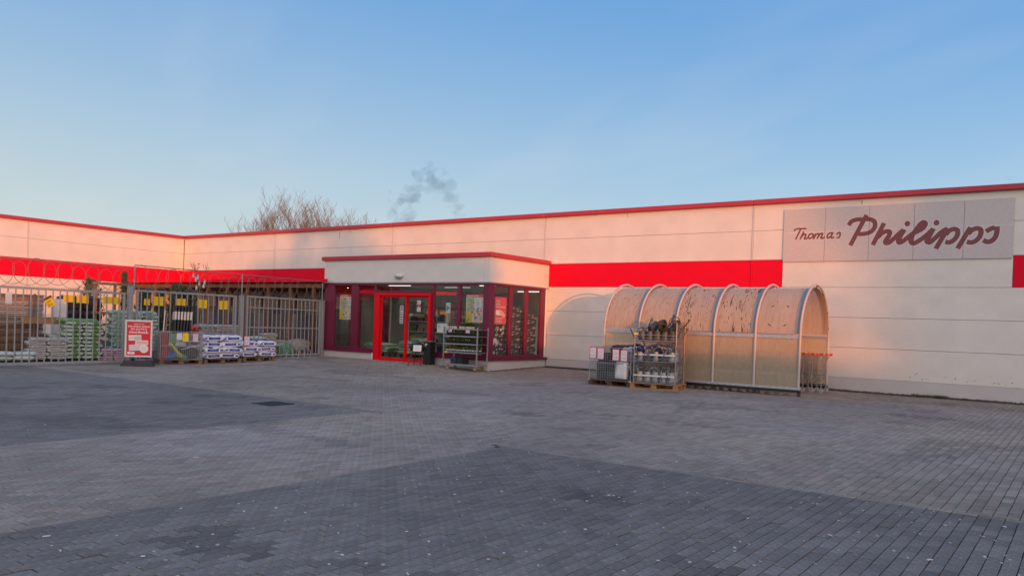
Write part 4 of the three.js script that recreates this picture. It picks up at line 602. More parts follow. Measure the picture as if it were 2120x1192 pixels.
// ---------------------------------------------------------------- in front of the fence
{
  // advertising stand
  const t = thing('poster_stand', 'red gift voucher poster in a silver frame on a dark water-filled base', 'sign', [-15.25, 0, 11.45], 54 * deg);
  const tex = printTex(420, 640, (x, w, h) => {
    const f = rng(6); x.fillStyle = 'rgb(206,24,52)'; x.fillRect(0, 0, w, h); x.fillStyle = 'rgb(188,16,44)'; for (let i = 0; i < 9; i++) x.fillRect(40 + 90 * f(), 60 + i * 52, 300, 3);
    x.fillStyle = '#f4e6e6'; x.textAlign = 'center'; x.font = 'bold 22px sans-serif'; x.fillText('THOMAS PHILIPPS', w / 2, 52); x.font = 'italic bold 46px serif'; x.fillText('Für jeden Anlass', w / 2, 104); x.fillText('das perfekte', w / 2, 152); x.font = 'italic bold 68px serif'; x.fillText('Geschenk.', w / 2, 220);
    x.save(); x.translate(130, 306); x.rotate(-0.03); x.fillStyle = 'rgb(226,214,208)'; x.fillRect(-98, -54, 226, 106); x.fillStyle = 'rgb(178,190,186)'; x.fillRect(10, -30, 110, 70); x.fillStyle = 'rgb(196,60,76)'; x.font = 'italic bold 26px serif'; x.fillText('Gutschein', -42, 6); x.restore();
    x.fillStyle = 'rgb(236,196,184)'; x.fillRect(150, 348, 232, 92); x.fillStyle = 'rgb(200,84,70)'; x.font = 'bold 32px sans-serif'; x.fillText('GUTSCHEIN', 270, 404);
    x.fillStyle = 'rgb(214,206,212)'; x.beginPath(); x.moveTo(40, 440); x.lineTo(230, 424); x.lineTo(300, 470); x.lineTo(250, 540); x.lineTo(44, 556); x.fill(); x.strokeStyle = 'rgb(180,170,186)'; x.lineWidth = 4; for (let i = 0; i < 5; i++) { x.beginPath(); x.moveTo(50, 456 + i * 20); x.lineTo(250, 446 + i * 20); x.stroke(); }
    x.fillStyle = 'rgb(232,222,222)'; x.beginPath(); x.arc(308, 510, 78, 0, 7); x.fill(); x.fillStyle = 'rgb(190,150,156)'; for (let i = 0; i < 5; i++) x.fillRect(254, 474 + i * 18, 108 - 14 * (i % 2), 4);
    x.fillStyle = '#efe4e4'; x.fillRect(20, 574, 124, 40); x.fillStyle = 'rgb(200,40,60)'; x.font = 'bold 18px sans-serif'; x.fillText('Philipps', 82, 600);
  });
  const W = 0.70, y0 = 0.24, y1 = 1.27, fr = mat(0.62, 0.6, 0.58, { roughness: 0.4, metalness: 0.3 });
  for (const [x, y, w, h] of [[0, y0 + 0.025, W, 0.05], [0, y1 - 0.025, W, 0.05], [-W / 2 + 0.025, (y0 + y1) / 2, 0.05, y1 - y0 - 0.102], [W / 2 - 0.025, (y0 + y1) / 2, 0.05, y1 - y0 - 0.102]]) new MB().rbox(x, y, 0, w, h, 0.035, 0.008).build('frame', fr, t);
  const g = clean(new THREE.BoxGeometry(W - 0.1, y1 - y0 - 0.1, 0.012)); g.translate(0, (y0 + y1) / 2, 0); part('poster', g, printMat(tex, { roughness: 0.35 }), t);
  for (const s of [-1, 1]) new MB().rbox(s * 0.2, 0.17, 0, 0.05, 0.16, 0.05, 0.006).build('spring_leg', M.darkGrey, t);
  const sh = new THREE.Shape([[-0.40, 0], [0.40, 0], [0.40, 0.035], [0.33, 0.115], [-0.33, 0.115], [-0.40, 0.035]].map((p) => new THREE.Vector2(...p))); const bg = new THREE.ExtrudeGeometry(sh, { depth: 0.44, bevelEnabled: true, bevelSize: 0.015, bevelThickness: 0.03, bevelSegments: 2 }); bg.translate(0, 0.004, -0.22); new MB().add(bg).build('base', mat(0.028, 0.032, 0.045, { roughness: 0.5, map: texPaint }), t);
}
{
  // tool cage on a pallet
  const ry = 72 * deg, P = [-15.83, 0, 9.90];
  pallet('weathered pallet under the tool cage at the middle gate', P, ry, 1.2, 0.8, M.woodOld);
  const t = thing('wire_cage', 'wire cage of garden tools and snow shovels standing on a pallet before the gate', 'cage', [P[0], 0.145, P[2]], ry); cage(t, 1.16, 0.80, 0.78, 0.01, 0.058, 0.006, M.zinc);
  new MB().rod([-0.58, 0.40, 0.39], [0.58, 0.40, 0.39], 0.01).rod([-0.58, 0.81, 0.39], [0.58, 0.81, 0.39], 0.01).build('rim', M.zinc, t);
  const L2W = (x, y, z) => { const c = Math.cos(ry), s = Math.sin(ry); return [P[0] + x * c + z * s, y, P[2] - x * s + z * c]; };
  const at = (o, x, y, z) => o.position.set(...L2W(x, y, z));
  // snow shovels, blades up
  for (let i = 0; i < 6; i++) {
    const s = thing('snow_shovel', i === 5 ? 'snow shovel with its grip up, rightmost of the bunch in the tool cage' : `${ORD[i]} snow shovel from the left, standing blade up in the tool cage`, 'shovel', L2W(-0.12 + i * 0.075, 0.17, -0.18 + 0.012 * i), ry, 'snow shovels in the tool cage');
    s.rotation.set(-0.05, ry, -0.04 - 0.008 * i, 'YXZ');
    const y0 = 0.72;
    const bl = new THREE.CylinderGeometry(0.5, 0.5, 0.36, 8, 4, true, -0.32, 0.64); bl.rotateY(Math.PI / 2); bl.rotateX(Math.PI / 2); bl.translate(0, 0, -0.48); const bb = new MB(); bb.rbox(0, y0 + 0.20, 0, 0.055, 0.40, 0.30, 0.012); bb.build('blade', M.black, s);
    new MB().rbox(0, y0 + 0.53, 0.0, 0.05, 0.25, 0.31, 0.008).build('blade_face', mat(0.62, 0.55, 0.5, { roughness: 0.45 }), s); new MB().rbox(0, y0 + 0.75, 0, 0.055, 0.18, 0.30, 0.012).build('blade_edge', M.black, s);
    new MB().rod([0, 0.0, 0], [0, y0, 0], 0.015).build('shaft', M.woodOld, s);
    if (i === 5) new MB().tube([[0.02, y0 + 0.84, 0], [0.03, y0 + 1.02, 0], [0.06, y0 + 1.08, 0.02], [0.10, y0 + 1.06, 0.03], [0.08, y0 + 0.98, 0.02]], 0.012, 16, 6).build('grip', M.black, s);
  }
  // long-handled tools, red mesh roll, bags, hose, pole
  for (const [i, [x, h, m]] of [[-0.50, 1.62, M.white], [-0.44, 1.50, M.woodNew]].entries()) { const s = thing('tool_handle', i ? 'pale wooden tool handle leaning at the left end of the tool cage' : 'white tool handle leaning at the left end of the tool cage', 'tool', L2W(x, 0.17, 0.1)); new MB().rod([0, 0, 0], [0.03, h - 0.2, -0.08], 0.016).build('shaft', m, s); new MB().rbox(0, 0.03, 0, 0.14, 0.06, 0.05, 0.01).build('head', M.darkGrey, s); }
  const roll = new MB(); roll.lathe([[0.10, 0], [0.115, 0.02], [0.115, 0.74], [0.10, 0.76], [0.03, 0.76], [0.03, 0.70]], 16); const ro = roll.build('red_mesh_roll', mat(0.42, 0.02, 0.035, { roughness: 0.5, map: texPaint }), scene); at(ro, -0.44, 0.17, 0.24); ro.userData = { label: 'upright red roll at the left end of the tool cage', category: 'roll' };
  const bag1 = (m, label, L, H, W, x, y, z, rx, rz) => bag('film_bag', m, label, 'goods in the tool cage', L, H, W, L2W(x, y, z), ry, rx, rz);
  bag1(bagM.blue, 'blue plastic bag low in the tool cage', 0.42, 0.16, 0.30, -0.20, 0.26, 0.20, 0.1, 0.2); bag1(bagM.greenFilm, 'green net bag in the upper left of the tool cage', 0.30, 0.15, 0.34, -0.25, 0.72, 0.20, 1.2, 0.1); bag1(bagM.film, 'clear film bag in the middle of the tool cage', 0.34, 0.14, 0.32, 0.0, 0.66, 0.22, 1.3, -0.2); bag1(bagM.darkGreyFilm ?? bagM.black, 'black goods heaped on the floor of the tool cage', 0.56, 0.30, 0.50, 0.26, 0.32, -0.02, 0, 0); bag1(bagM.greenFilm, 'green film bag on the floor of the tool cage', 0.36, 0.12, 0.26, 0.02, 0.24, 0.24, 0.2, -0.3);
  const hose = new MB().tube([[-0.34, 0.60, 0.3], [-0.25, 0.55, 0.32], [-0.15, 0.42, 0.33], [-0.05, 0.30, 0.33], [0.02, 0.24, 0.33]], 0.05, 24, 8).build('yellow_hose', bagM.yellow, scene); hose.position.set(P[0], 0, P[2]); hose.rotation.y = ry; hose.userData = { label: 'thick yellow hose slanting down inside the tool cage', category: 'hose' };
  const pole = new MB().rod([-0.02, 0.44, 0.415], [0.50, 0.57, 0.415], 0.009).build('thin_pole', M.white, scene); pole.position.set(P[0], 0, P[2]); pole.rotation.y = ry; pole.userData = { label: 'thin pale pole stuck slantwise in the front of the tool cage', category: 'pole' };
  const rs = new MB(); rs.lathe([[0.05, 0], [0.095, 0], [0.1, 0.02], [0.1, 0.22], [0.05, 0.24]], 14); const rso = rs.build('tape_roll', mat(0.55, 0.03, 0.03, { roughness: 0.5 }), scene); at(rso, 0.40, 1.04, 0.16); rso.rotation.set(Math.PI / 2, ry, 0.2, 'YXZ'); rso.userData = { label: 'red roll with a yellow end lying on the corner of the tool cage', category: 'roll' };
  const rc = new MB().lathe([[0.05, 0], [0.094, 0], [0.094, 0.012], [0.05, 0.012]], 14).build('end_ring', mat(0.6, 0.42, 0.12), rso); rc.position.y = -0.013;
  const c1 = L2W(0.10, 0.80, 0.408), c2 = L2W(-0.07, 0.82, 0.404), c3 = L2W(0.38, 0.79, 0.408);
  card('price_card', 'yellow price card on the front of the tool cage', yellowM, 0.16, 0.25, c1, ry); card('price_card', 'white sheet beside the yellow card on the tool cage', M.white, 0.15, 0.20, c2, ry, 0.05); card('price_card', 'red-edged price card on the right of the tool cage front', cardTex(96, 140, 'rgb(196,196,204)', 'rgb(190,40,60)', '4,99', 'rgb(150,150,165)'), 0.17, 0.25, c3, ry);
}
{
  // road salt
  pallet('pallet under the taller stack of blue and white salt bags', [-15.86, 0.005, 8.62], 92 * deg, 1.34, 0.8, M.woodOld); pallet('pallet under the lower stack of blue and white salt bags', [-15.98, 0.03, 7.18], 88 * deg, 1.2, 0.8, M.woodOld);
  bagStack('salt_bag', bagM.salt, 'white and blue salt bag in the taller stack', 'salt bags, taller stack', [-15.86, 0.150, 8.62], 92 * deg, 2, 4, 1, 0.70, 0.205, 0.80, 0.09, () => false);
  bagStack('salt_bag', bagM.salt, 'white and blue salt bag in the lower stack', 'salt bags, lower stack', [-15.98, 0.176, 7.18], 88 * deg, 2, 3, 1, 0.66, 0.195, 0.80, 0.10, () => false);
  card('price_card', 'red-edged white price card stuck in the lower stack of salt bags', cardTex(96, 130, 'rgb(214,206,214)', 'rgb(170,40,66)', '8,99', 'rgb(170,160,175)'), 0.22, 0.31, [-15.55, 0.70, 7.72], 86 * deg);
  // cycle rack
  const r = thing('bicycle_rack', 'low grey bicycle rack of bent tubes before the narrow gate', 'rack', [-16.0, 0.075, 5.45], 88 * deg); new MB().rod([-0.62, 0.03, 0.18], [0.62, 0.03, 0.18], 0.016).build('base_tube', M.zinc, r); new MB().rod([-0.62, 0.03, -0.18], [0.62, 0.03, -0.18], 0.016).build('base_tube', M.zinc, r);
  for (let i = 0; i < 5; i++) { const x = -0.5 + i * 0.25; new MB().tube([[x, 0.03, 0.18], [x + 0.02, 0.26, 0.15], [x + 0.04, 0.36, 0.02], [x + 0.05, 0.38, -0.12], [x + 0.05, 0.05, -0.18]], 0.011, 20, 6).build('hoop', M.zinc, r); }
}
// ---------------------------------------------------------------- the yard behind the fence
{
  // stack of split fence panels and old pallets
  const st = thing('slat_stack', 'tall stack of brown wooden fence slats behind the left gate', 'timber', [-18.6, 0, 13.35], 80 * deg); const f = rng(32), sm = [0.8, 1, 1.2, 1.4].map((k) => mat(0.31 * k, 0.205 * k, 0.14 * k, { map: texWood, roughness: 0.9 }));
  for (let i = 0; i < 34; i++) new MB().rbox((f() - 0.5) * 0.06, 0.07 + i * 0.054, (f() - 0.5) * 0.04, 1.5, i % 5 === 4 ? 0.03 : 0.042, 0.6, 0.004, 0, (f() - 0.5) * 0.02, (f() - 0.5) * 0.015).build('slat', sm[i % 4], st);
  for (const x of [-0.5, 0.52]) new MB().rbox(x, 0.95, 0.32, 0.06, 1.9, 0.05, 0.005).build('batten', M.woodOld, st);
  for (let k = 0; k < 5; k++) pallet(`${['bottom', 'second', 'third', 'fourth', 'topmost'][k]} old empty pallet in the pile behind the grey bags`, [-18.55, 0.02 + k * 0.15, 12.25 + 0.02 * k], 82 * deg, 1.2, 0.8, M.woodOld, 'old pallets behind the left gate');
  const yb = new MB().rbox(0, 0, 0, 1.12, 0.2, 0.05, 0.006).build('pale_board', M.woodNew, scene); yb.position.set(-17.9, 1.16, 12.78); yb.rotation.y = 82 * deg; yb.userData = { label: 'pale yellow board lying across the pile behind the left gate', category: 'board' };
  const lb = thing('board_prop', 'upright timber props holding the pale board', 'timber', [-17.93, 0, 12.78], 82 * deg); for (const x of [-0.5, 0.5]) new MB().rbox(x, 0.53, -0.03, 0.05, 1.06, 0.05, 0.004).build('batten', M.woodOld, lb);
  // bags
  bagStack('soil_bag', bagM.grey, 'grey brown-banded soil bag behind the left gate', 'grey soil bags behind the left gate', [-17.3, 0.10, 12.95], 80 * deg, 2, 6, 1, 0.46, 0.115, 0.5, 0.05);
  bagStack('soil_bag', bagM.mint, 'white and green soil bag at the left picture edge', 'white and green bags at the left edge', [-17.1, 0.10, 13.9], 80 * deg, 2, 2, 1, 0.5, 0.13, 0.5, 0.05);
  bagStack('soil_bag', bagM.green, 'green compost bag behind the left gate', 'green compost bags behind the left gate', [-17.35, 0.10, 12.0], 80 * deg, 2, 10, 1, 0.52, 0.125, 0.5, 0.03, (i, k) => false);
  bagStack('soil_bag', bagM.bright, 'bright green bag on the compost stack', 'bright green bags on the compost stack', [-17.35, 1.13, 12.05], 80 * deg, 2, 1, 1, 0.5, 0.12, 0.5, 0.06);
  bagStack('soil_bag', bagM.green, 'green bag sticking out behind the compost stack', 'green bags behind the compost stack', [-18.0, 0.46, 12.35], 80 * deg, 1, 3, 1, 0.5, 0.125, 0.5, 0.05);
  bagStack('soil_bag', bagM.pale, 'pale green bag behind the poster stand', 'pale green bags behind the poster stand', [-17.75, 0.30, 10.25], 82 * deg, 3, 11, 1, 0.46, 0.128, 0.5, 0.04, (i, k) => false);
  bagStack('soil_bag', bagM.pink, 'pink and white bag behind the left gate', 'pink bags behind the left gate', [-17.25, 0.05, 11.1], 82 * deg, 2, 3, 1, 0.4, 0.125, 0.4, 0.04);
  bagStack('soil_bag', bagM.stripe, 'brown-striped beige bag behind the salt bags', 'striped bags behind the middle gate', [-17.9, 0.10, 7.2], 86 * deg, 3, 9, 1, 0.5, 0.135, 0.5, 0.06);
  bagStack('soil_bag', bagM.pale, 'pale green bag behind the tool cage', 'pale green bags behind the tool cage', [-17.7, 0.10, 8.9], 86 * deg, 2, 7, 1, 0.5, 0.13, 0.5, 0.05);
  bagStack('soil_bag', [bagM.stripe, bagM.grey, bagM.mint], 'soil bag in the heap behind the narrow gate', 'mixed bags behind the narrow gate', [-17.95, 0.16, 5.15], 80 * deg, 3, 6, 1, 0.5, 0.14, 0.5, 0.12, (i, k) => (i === 2 && k > 3) || (i === 0 && k > 4));
  bag('soil_bag', bagM.greenFilm, 'green film bag low behind the narrow gate', 'mixed bags behind the narrow gate', 0.5, 0.4, 0.4, [-17.4, 0.32, 4.75], 80 * deg, 0, 0.2);
  { const o = new MB(); const g = new THREE.SphereGeometry(0.5, 22, 14), p = g.attributes.position, n = lattice(5, 16); for (let i = 0; i < p.count; i++) { const k = 0.86 + 0.3 * n(p.getX(i) * 6 + 8, p.getY(i) * 6 + p.getZ(i) * 4 + 8); p.setXYZ(i, p.getX(i) * 0.85 * k, p.getY(i) * 0.62 * k, p.getZ(i) * 1.3 * k); } g.computeVertexNormals(); o.add(g); const m = o.build('big_sack', bagM.beige, scene); m.position.set(-17.75, 0.40, 3.98); m.rotation.y = 0.15; m.userData = { label: 'large slumped beige sack behind the narrow gate near the porch', category: 'sack' }; }
  // dark sacks in netting behind, grey-white goods
  for (let i = 0; i < 10; i++) bag('charcoal_sack', bagM.black, `dark charcoal sack behind the compost bags, ${i % 2 ? 'right' : 'left'} of the ${['bottom', 'second', 'third', 'fourth', 'top'][Math.floor(i / 2)]} layer`, 'charcoal sacks behind the left gate', 0.55, 0.42, 0.6, [-19.55 + (i % 2) * 0.1, 0.25 + Math.floor(i / 2) * 0.36, 11.35 - (i % 2) * 0.62], 85 * deg, 0.2, 0.1);
  for (const [z, h, l] of [[12.4, 1.85, 'white upright board leaning behind the left gate, left one'], [11.75, 1.8, 'white upright board leaning behind the left gate, right one']]) { const o = new MB().rbox(0, h / 2, 0, 0.42, h, 0.04, 0.006).build('white_board', M.white, scene); o.position.set(-19.2, 0, z); o.rotation.set(-0.05, 85 * deg, 0, 'YXZ'); o.userData = { label: l, category: 'board' }; }
  // timber display frame
  const fr = thing('timber_frame', 'open pale timber display frame behind the gate post', 'frame', [-19.0, 0, 10.2], 84 * deg); for (const x of [-0.55, 0.02, 0.55]) new MB().rbox(x, 1.16, 0, 0.07, 2.32, 0.07, 0.006).build('post', M.woodOld, fr); for (const y of [2.34, 1.42, 1.06]) new MB().rbox(0, y, 0.06, 1.36, 0.08, 0.05, 0.006).build('beam', M.woodOld, fr); new MB().rbox(-0.3, 0.85, 0.02, 0.06, 0.7, 0.05, 0.006, 0, 0, 0.7).build('brace', M.woodOld, fr);
  // potted conifers
  const needle = new THREE.BufferGeometry(); needle.setAttribute('position', new THREE.Float32BufferAttribute([-0.012, 0, 0, 0.012, 0, 0, 0, 0.11, 0.01, 0, 0, -0.012, 0, 0, 0.012, 0.008, 0.1, 0], 3)); needle.computeVertexNormals(); muv(needle);
  const pine = (label, x, z, h, w, col, seed, gr) => {
    const t = thing('potted_conifer', label, 'plant', [x, 0, z], 0, gr), q = rng(seed); new MB().lathe([[0.01, 0], [0.15, 0], [0.19, 0.34], [0.165, 0.34], [0.15, 0.28], [0.01, 0.28]], 14).build('pot', M.black, t); new MB().rod([0, 0.28, 0], [0, h * 0.93, 0], 0.03, 0.006).build('trunk', M.bark, t);
    const gs = []; for (let b = 0; b < 46; b++) { const s = (b + q()) / 46, y0 = 0.4 + (h - 0.55) * s, a = b * 2.4 + q(), len = w * (0.35 + Math.pow(1 - s, 0.7)) * (0.55 + 0.75 * q()), rise = 0.35 + 0.7 * s; for (let i = 0; i < 24; i++) { const u = q(), r = len * u, g = needle.clone(), k = 1.0 + 0.9 * q(); g.applyMatrix4(tmpM.compose(V(Math.cos(a) * r + (q() - 0.5) * 0.07, y0 + r * rise + (q() - 0.5) * 0.06, Math.sin(a) * r + (q() - 0.5) * 0.07), tmpQ.setFromEuler(new THREE.Euler((q() - 0.5) * 2.2, q() * 6, (q() - 0.5) * 2.2)), V(1.3, k, 1.3))); gs.push(g); } }
    part('crown', mergeGeometries(gs, false), col, t);
  };
  const g1 = mat(0.06, 0.085, 0.045, { roughness: 0.85, side: THREE.DoubleSide }), g2 = mat(0.105, 0.115, 0.06, { roughness: 0.85, side: THREE.DoubleSide }), gg = 'conifers behind the middle gate';
  pine('dark potted conifer behind the gate post, leftmost of the conifers', -19.2, 9.1, 2.25, 0.26, g1, 5, gg); pine('potted conifer with a bushy head, second from the left behind the middle gate', -19.0, 8.62, 2.25, 0.24, g1, 6, gg); pine('tall potted conifer with a forked tip behind the middle gate', -19.0, 8.12, 2.50, 0.26, g2, 7, gg); pine('tall potted conifer right of the forked one behind the snow shovels', -19.2, 7.72, 2.48, 0.26, g1, 8, gg); pine('smaller potted conifer rightmost behind the middle gate', -19.3, 7.3, 2.36, 0.24, g2, 9, gg); pine('slim yellowish conifer tip rising above the gate post', -19.6, 9.55, 2.85, 0.10, g2, 10, gg); pine('grey-green bushy conifer on the timber frame', -20.3, 10.3, 2.55, 0.40, g2, 11, gg);
}
// lean-to along the main wall
{
  const t = thing('lean_to', 'red-edged lean-to roof on brown timber posts against the shop wall', 'canopy', [0, 0, 0]);
  new MB().box(-24.3, 2.92, 1.78, 14.5, 0.04, 3.5, 0.02).build('roof_sheet', M.darkGrey, t); new MB().rbox(-24.0, 2.885, 3.55, 14.7, 0.12, 0.03, 0.006).build('fascia', M.red, t);
  new MB().rbox(-24.0, 2.70, 3.40, 14.0, 0.16, 0.08, 0.006).build('beam', M.woodBrown, t); new MB().rbox(-24.0, 2.62, 1.6, 14.0, 0.14, 0.08, 0.006).build('beam', M.woodBrown, t);
  for (let i = 0; i < 10; i++) new MB().rbox(-17.55 - i * 1.35, 1.31, 3.40, 0.10, 2.62, 0.10, 0.006).build('post', M.woodBrown, t); for (let i = 0; i < 12; i++) new MB().rbox(-17.5 - i * 1.1, 1.27, 1.6, 0.09, 2.54, 0.09, 0.006).build('post', M.woodBrown, t);
  for (let i = 0; i < 14; i++) new MB().rbox(-17.4 - i * 1.0, 2.82, 1.75, 0.07, 0.12, 3.4, 0.005).build('rafter', M.woodBrown, t);
  const f = rng(55), ms = [[0.26, 0.25, 0.26], [0.15, 0.155, 0.17], [0.34, 0.30, 0.28], [0.11, 0.115, 0.135]].map((c) => mat(...c, { map: texWood, roughness: 0.8 })), pg = [0.5, 0.62, 0.44].map((w) => new MB().rbox(0, 0.88, 0, w, 1.76, 0.05, 0.006).geo()), lg = [0.5, 0.62, 0.44].map((w) => new MB().rbox(0, 0.5, 0, w, 1.0, 0.05, 0.02).geo());
  for (let i = 0; i < 22; i++) { const x = -17.75 - i * 0.52, o = part('privacy_panel', pg[i % 3], ms[Math.floor(f() * 4)], scene); o.position.set(x, 0.12, 1.95 + 0.3 * f()); o.rotation.set(-0.07, 0.35 + 0.1 * f(), 0.0, 'YXZ'); o.userData = { label: `${i < 14 ? ORD[i] : ORD[i - 14] + ' past the middle,'} tall grey privacy panel from the porch under the lean-to`, category: 'panel', group: 'privacy panels under the lean-to' }; }
  for (let i = 0; i < 12; i++) { const x = -17.6 - i * 0.66, o = part('border_panel', lg[i % 3], ms[Math.floor(f() * 4)], scene); o.position.set(x, 0.62, 2.75 + 0.2 * f()); o.rotation.set(-0.10, 0.4, 0.0, 'YXZ'); o.userData = { label: `${ORD[i]} short grey panel from the porch on the rack under the lean-to`, category: 'panel', group: 'short panels under the lean-to' }; }
  const rk = thing('panel_rack', 'low timber rack carrying the short grey panels under the lean-to', 'rack', [-21.2, 0.11, 2.8]); new MB().rbox(0, 0.46, 0, 8.2, 0.07, 0.5, 0.006).build('shelf', M.woodBrown, rk); for (let i = 0; i < 7; i++) new MB().rbox(-3.9 + i * 1.3, 0.21, 0.15, 0.08, 0.42, 0.08, 0.006).build('leg', M.woodBrown, rk);
}
// bare ornamental tree with hanging bottles
{
  const t = thing('sapling', 'leafless sapling hung with small bottles and a red tag behind the middle gate', 'tree', [-18.5, 0, 7.55]), q = rng(99), b = new MB(), tips = [];
  const grow = (p, d, l, r, n) => { const e = [p[0] + d[0] * l, p[1] + d[1] * l, p[2] + d[2] * l]; b.rod(p, e, r, r * 0.7, 5); if (!n) { tips.push(e); return; } const k = n > 2 ? 3 : 2; for (let i = 0; i < k; i++) { const a = q() * 6.28, s = 0.35 + 0.4 * q(), v = V(d[0] + Math.cos(a) * s, d[1] + 0.25, d[2] + Math.sin(a) * s).normalize(); grow(e, [v.x, v.y, v.z], l * (0.62 + 0.25 * q()), r * 0.68, n - 1); } };
  b.rod([0, 0, 0], [0.02, 2.1, 0], 0.03, 0.02, 7); grow([0.02, 2.1, 0], [0, 1, 0], 0.36, 0.018, 4); b.build('branches', M.bark, t);
  for (let i = 0; i < 7; i++) { const p = tips[(i * 7) % tips.length]; const bt = new MB().lathe([[0.001, 0], [0.03, 0], [0.035, 0.02], [0.035, 0.10], [0.012, 0.14], [0.012, 0.17], [0.001, 0.17]], 8).build('bottle', mat(0.5, 0.53, 0.5, { roughness: 0.25 }), t); bt.position.set(p[0] * 0.7, 2.30 + 0.14 * i % 0.5, p[2] * 0.7); }
  new MB().rbox(0, 0, 0, 0.06, 0.035, 0.05, 0.01).build('tag', M.doorRed, t).position.set(0.0, 3.18, 0.05);
}

// goods just inside the entrance door
{
  pallet('pallet of green bags just inside the entrance door', [-14.6, FL, 0.9], 0.2, 1.2, 0.8, M.woodOld);
  bagStack('soil_bag', bagM.pale, 'pale green bag inside the entrance door', 'green bags inside the door', [-14.6, FL + 0.145, 0.9], 0.2, 2, 5, 1, 0.6, 0.14, 0.75, 0.08, (i, k) => k === 4 && i === 0);
  pallet('pallet of mixed bags behind the second porch window', [-16.1, FL, 1.2], 0.1, 1.1, 0.8, M.woodOld);
  bagStack('soil_bag', [bagM.pale, bagM.mint], 'pale bag behind the second porch window', 'bags behind the second window', [-16.1, FL + 0.145, 1.2], 0.1, 2, 3, 1, 0.52, 0.14, 0.75, 0.1);
  const st = thing('display_stand', 'tall red slatted display stand inside the right door leaf', 'stand', [-12.75, FL, 0.9], 0.2); new MB().rbox(0, 1.05, 0, 0.34, 2.1, 0.08, 0.01).build('panel', mat(0.30, 0.012, 0.03, { map: texPaint }), st); for (let i = 0; i < 9; i++) new MB().box(0, 1.2 + i * 0.07, 0.046, 0.3, 0.02, 0.01).build('slat', M.white, st); new MB().rbox(0, 0.03, 0, 0.5, 0.06, 0.4, 0.01).build('base', M.darkGrey, st);
}

// ---------------------------------------------------------------- at the entrance
{
  const t = thing('kettle_grill', 'black kettle grill on four legs standing before the entrance door', 'grill', [-11.27, ground(-11.27, 4.44), 4.44], 0.3), e = mat(0.012, 0.012, 0.013, { roughness: 0.28 });
  new MB().lathe([[0.01, 0.40], [0.10, 0.41], [0.20, 0.46], [0.26, 0.53], [0.275, 0.58], [0.26, 0.585], [0.01, 0.56]], 26).build('bowl', e, t); new MB().lathe([[0.28, 0.582], [0.282, 0.60], [0.25, 0.67], [0.18, 0.715], [0.08, 0.735], [0.01, 0.738]], 26).build('lid', e, t);
  new MB().tube([[-0.07, 0.735, 0], [-0.05, 0.775, 0], [0.05, 0.775, 0], [0.07, 0.735, 0]], 0.01, 12, 6).build('lid_handle', e, t);
  for (const [x, z] of [[-1, -1], [1, -1], [1, 1], [-1, 1]]) new MB().tube([[x * 0.10, 0.45, z * 0.10], [x * 0.15, 0.25, z * 0.15], [x * 0.22, 0.0, z * 0.22]], 0.012, 8, 6).build('leg', M.black, t);
  new MB().tube(Array.from({ length: 12 }, (_, i) => [Math.cos(i / 12 * 6.283) * 0.16, 0.2, Math.sin(i / 12 * 6.283) * 0.16]), 0.006, 40, 5, true).build('ring', M.black, t);
  card('price_card', 'white price card leaning on the black kettle grill', cardTex(120, 100, 'rgb(226,224,222)', 'rgb(214,212,210)', '29,99', 'rgb(170,165,165)'), 0.27, 0.20, [-10.99, 0.66, 4.76], 0.4, 0, undefined, -0.15);
  const b = thing('black_column', 'black square column beside the red door frame', 'column', [-11.50, ground(-11.5, 3.62), 3.62], 0.0); new MB().rbox(0, 0.37, 0, 0.30, 0.74, 0.26, 0.008).build('body', M.black, b); new MB().rbox(0, 0.755, 0, 0.30, 0.02, 0.26, 0.004).build('lid', M.zinc, b); new MB().box(-0.03, 0.66, 0.132, 0.09, 0.05, 0.003).build('sticker', M.white, b);
}
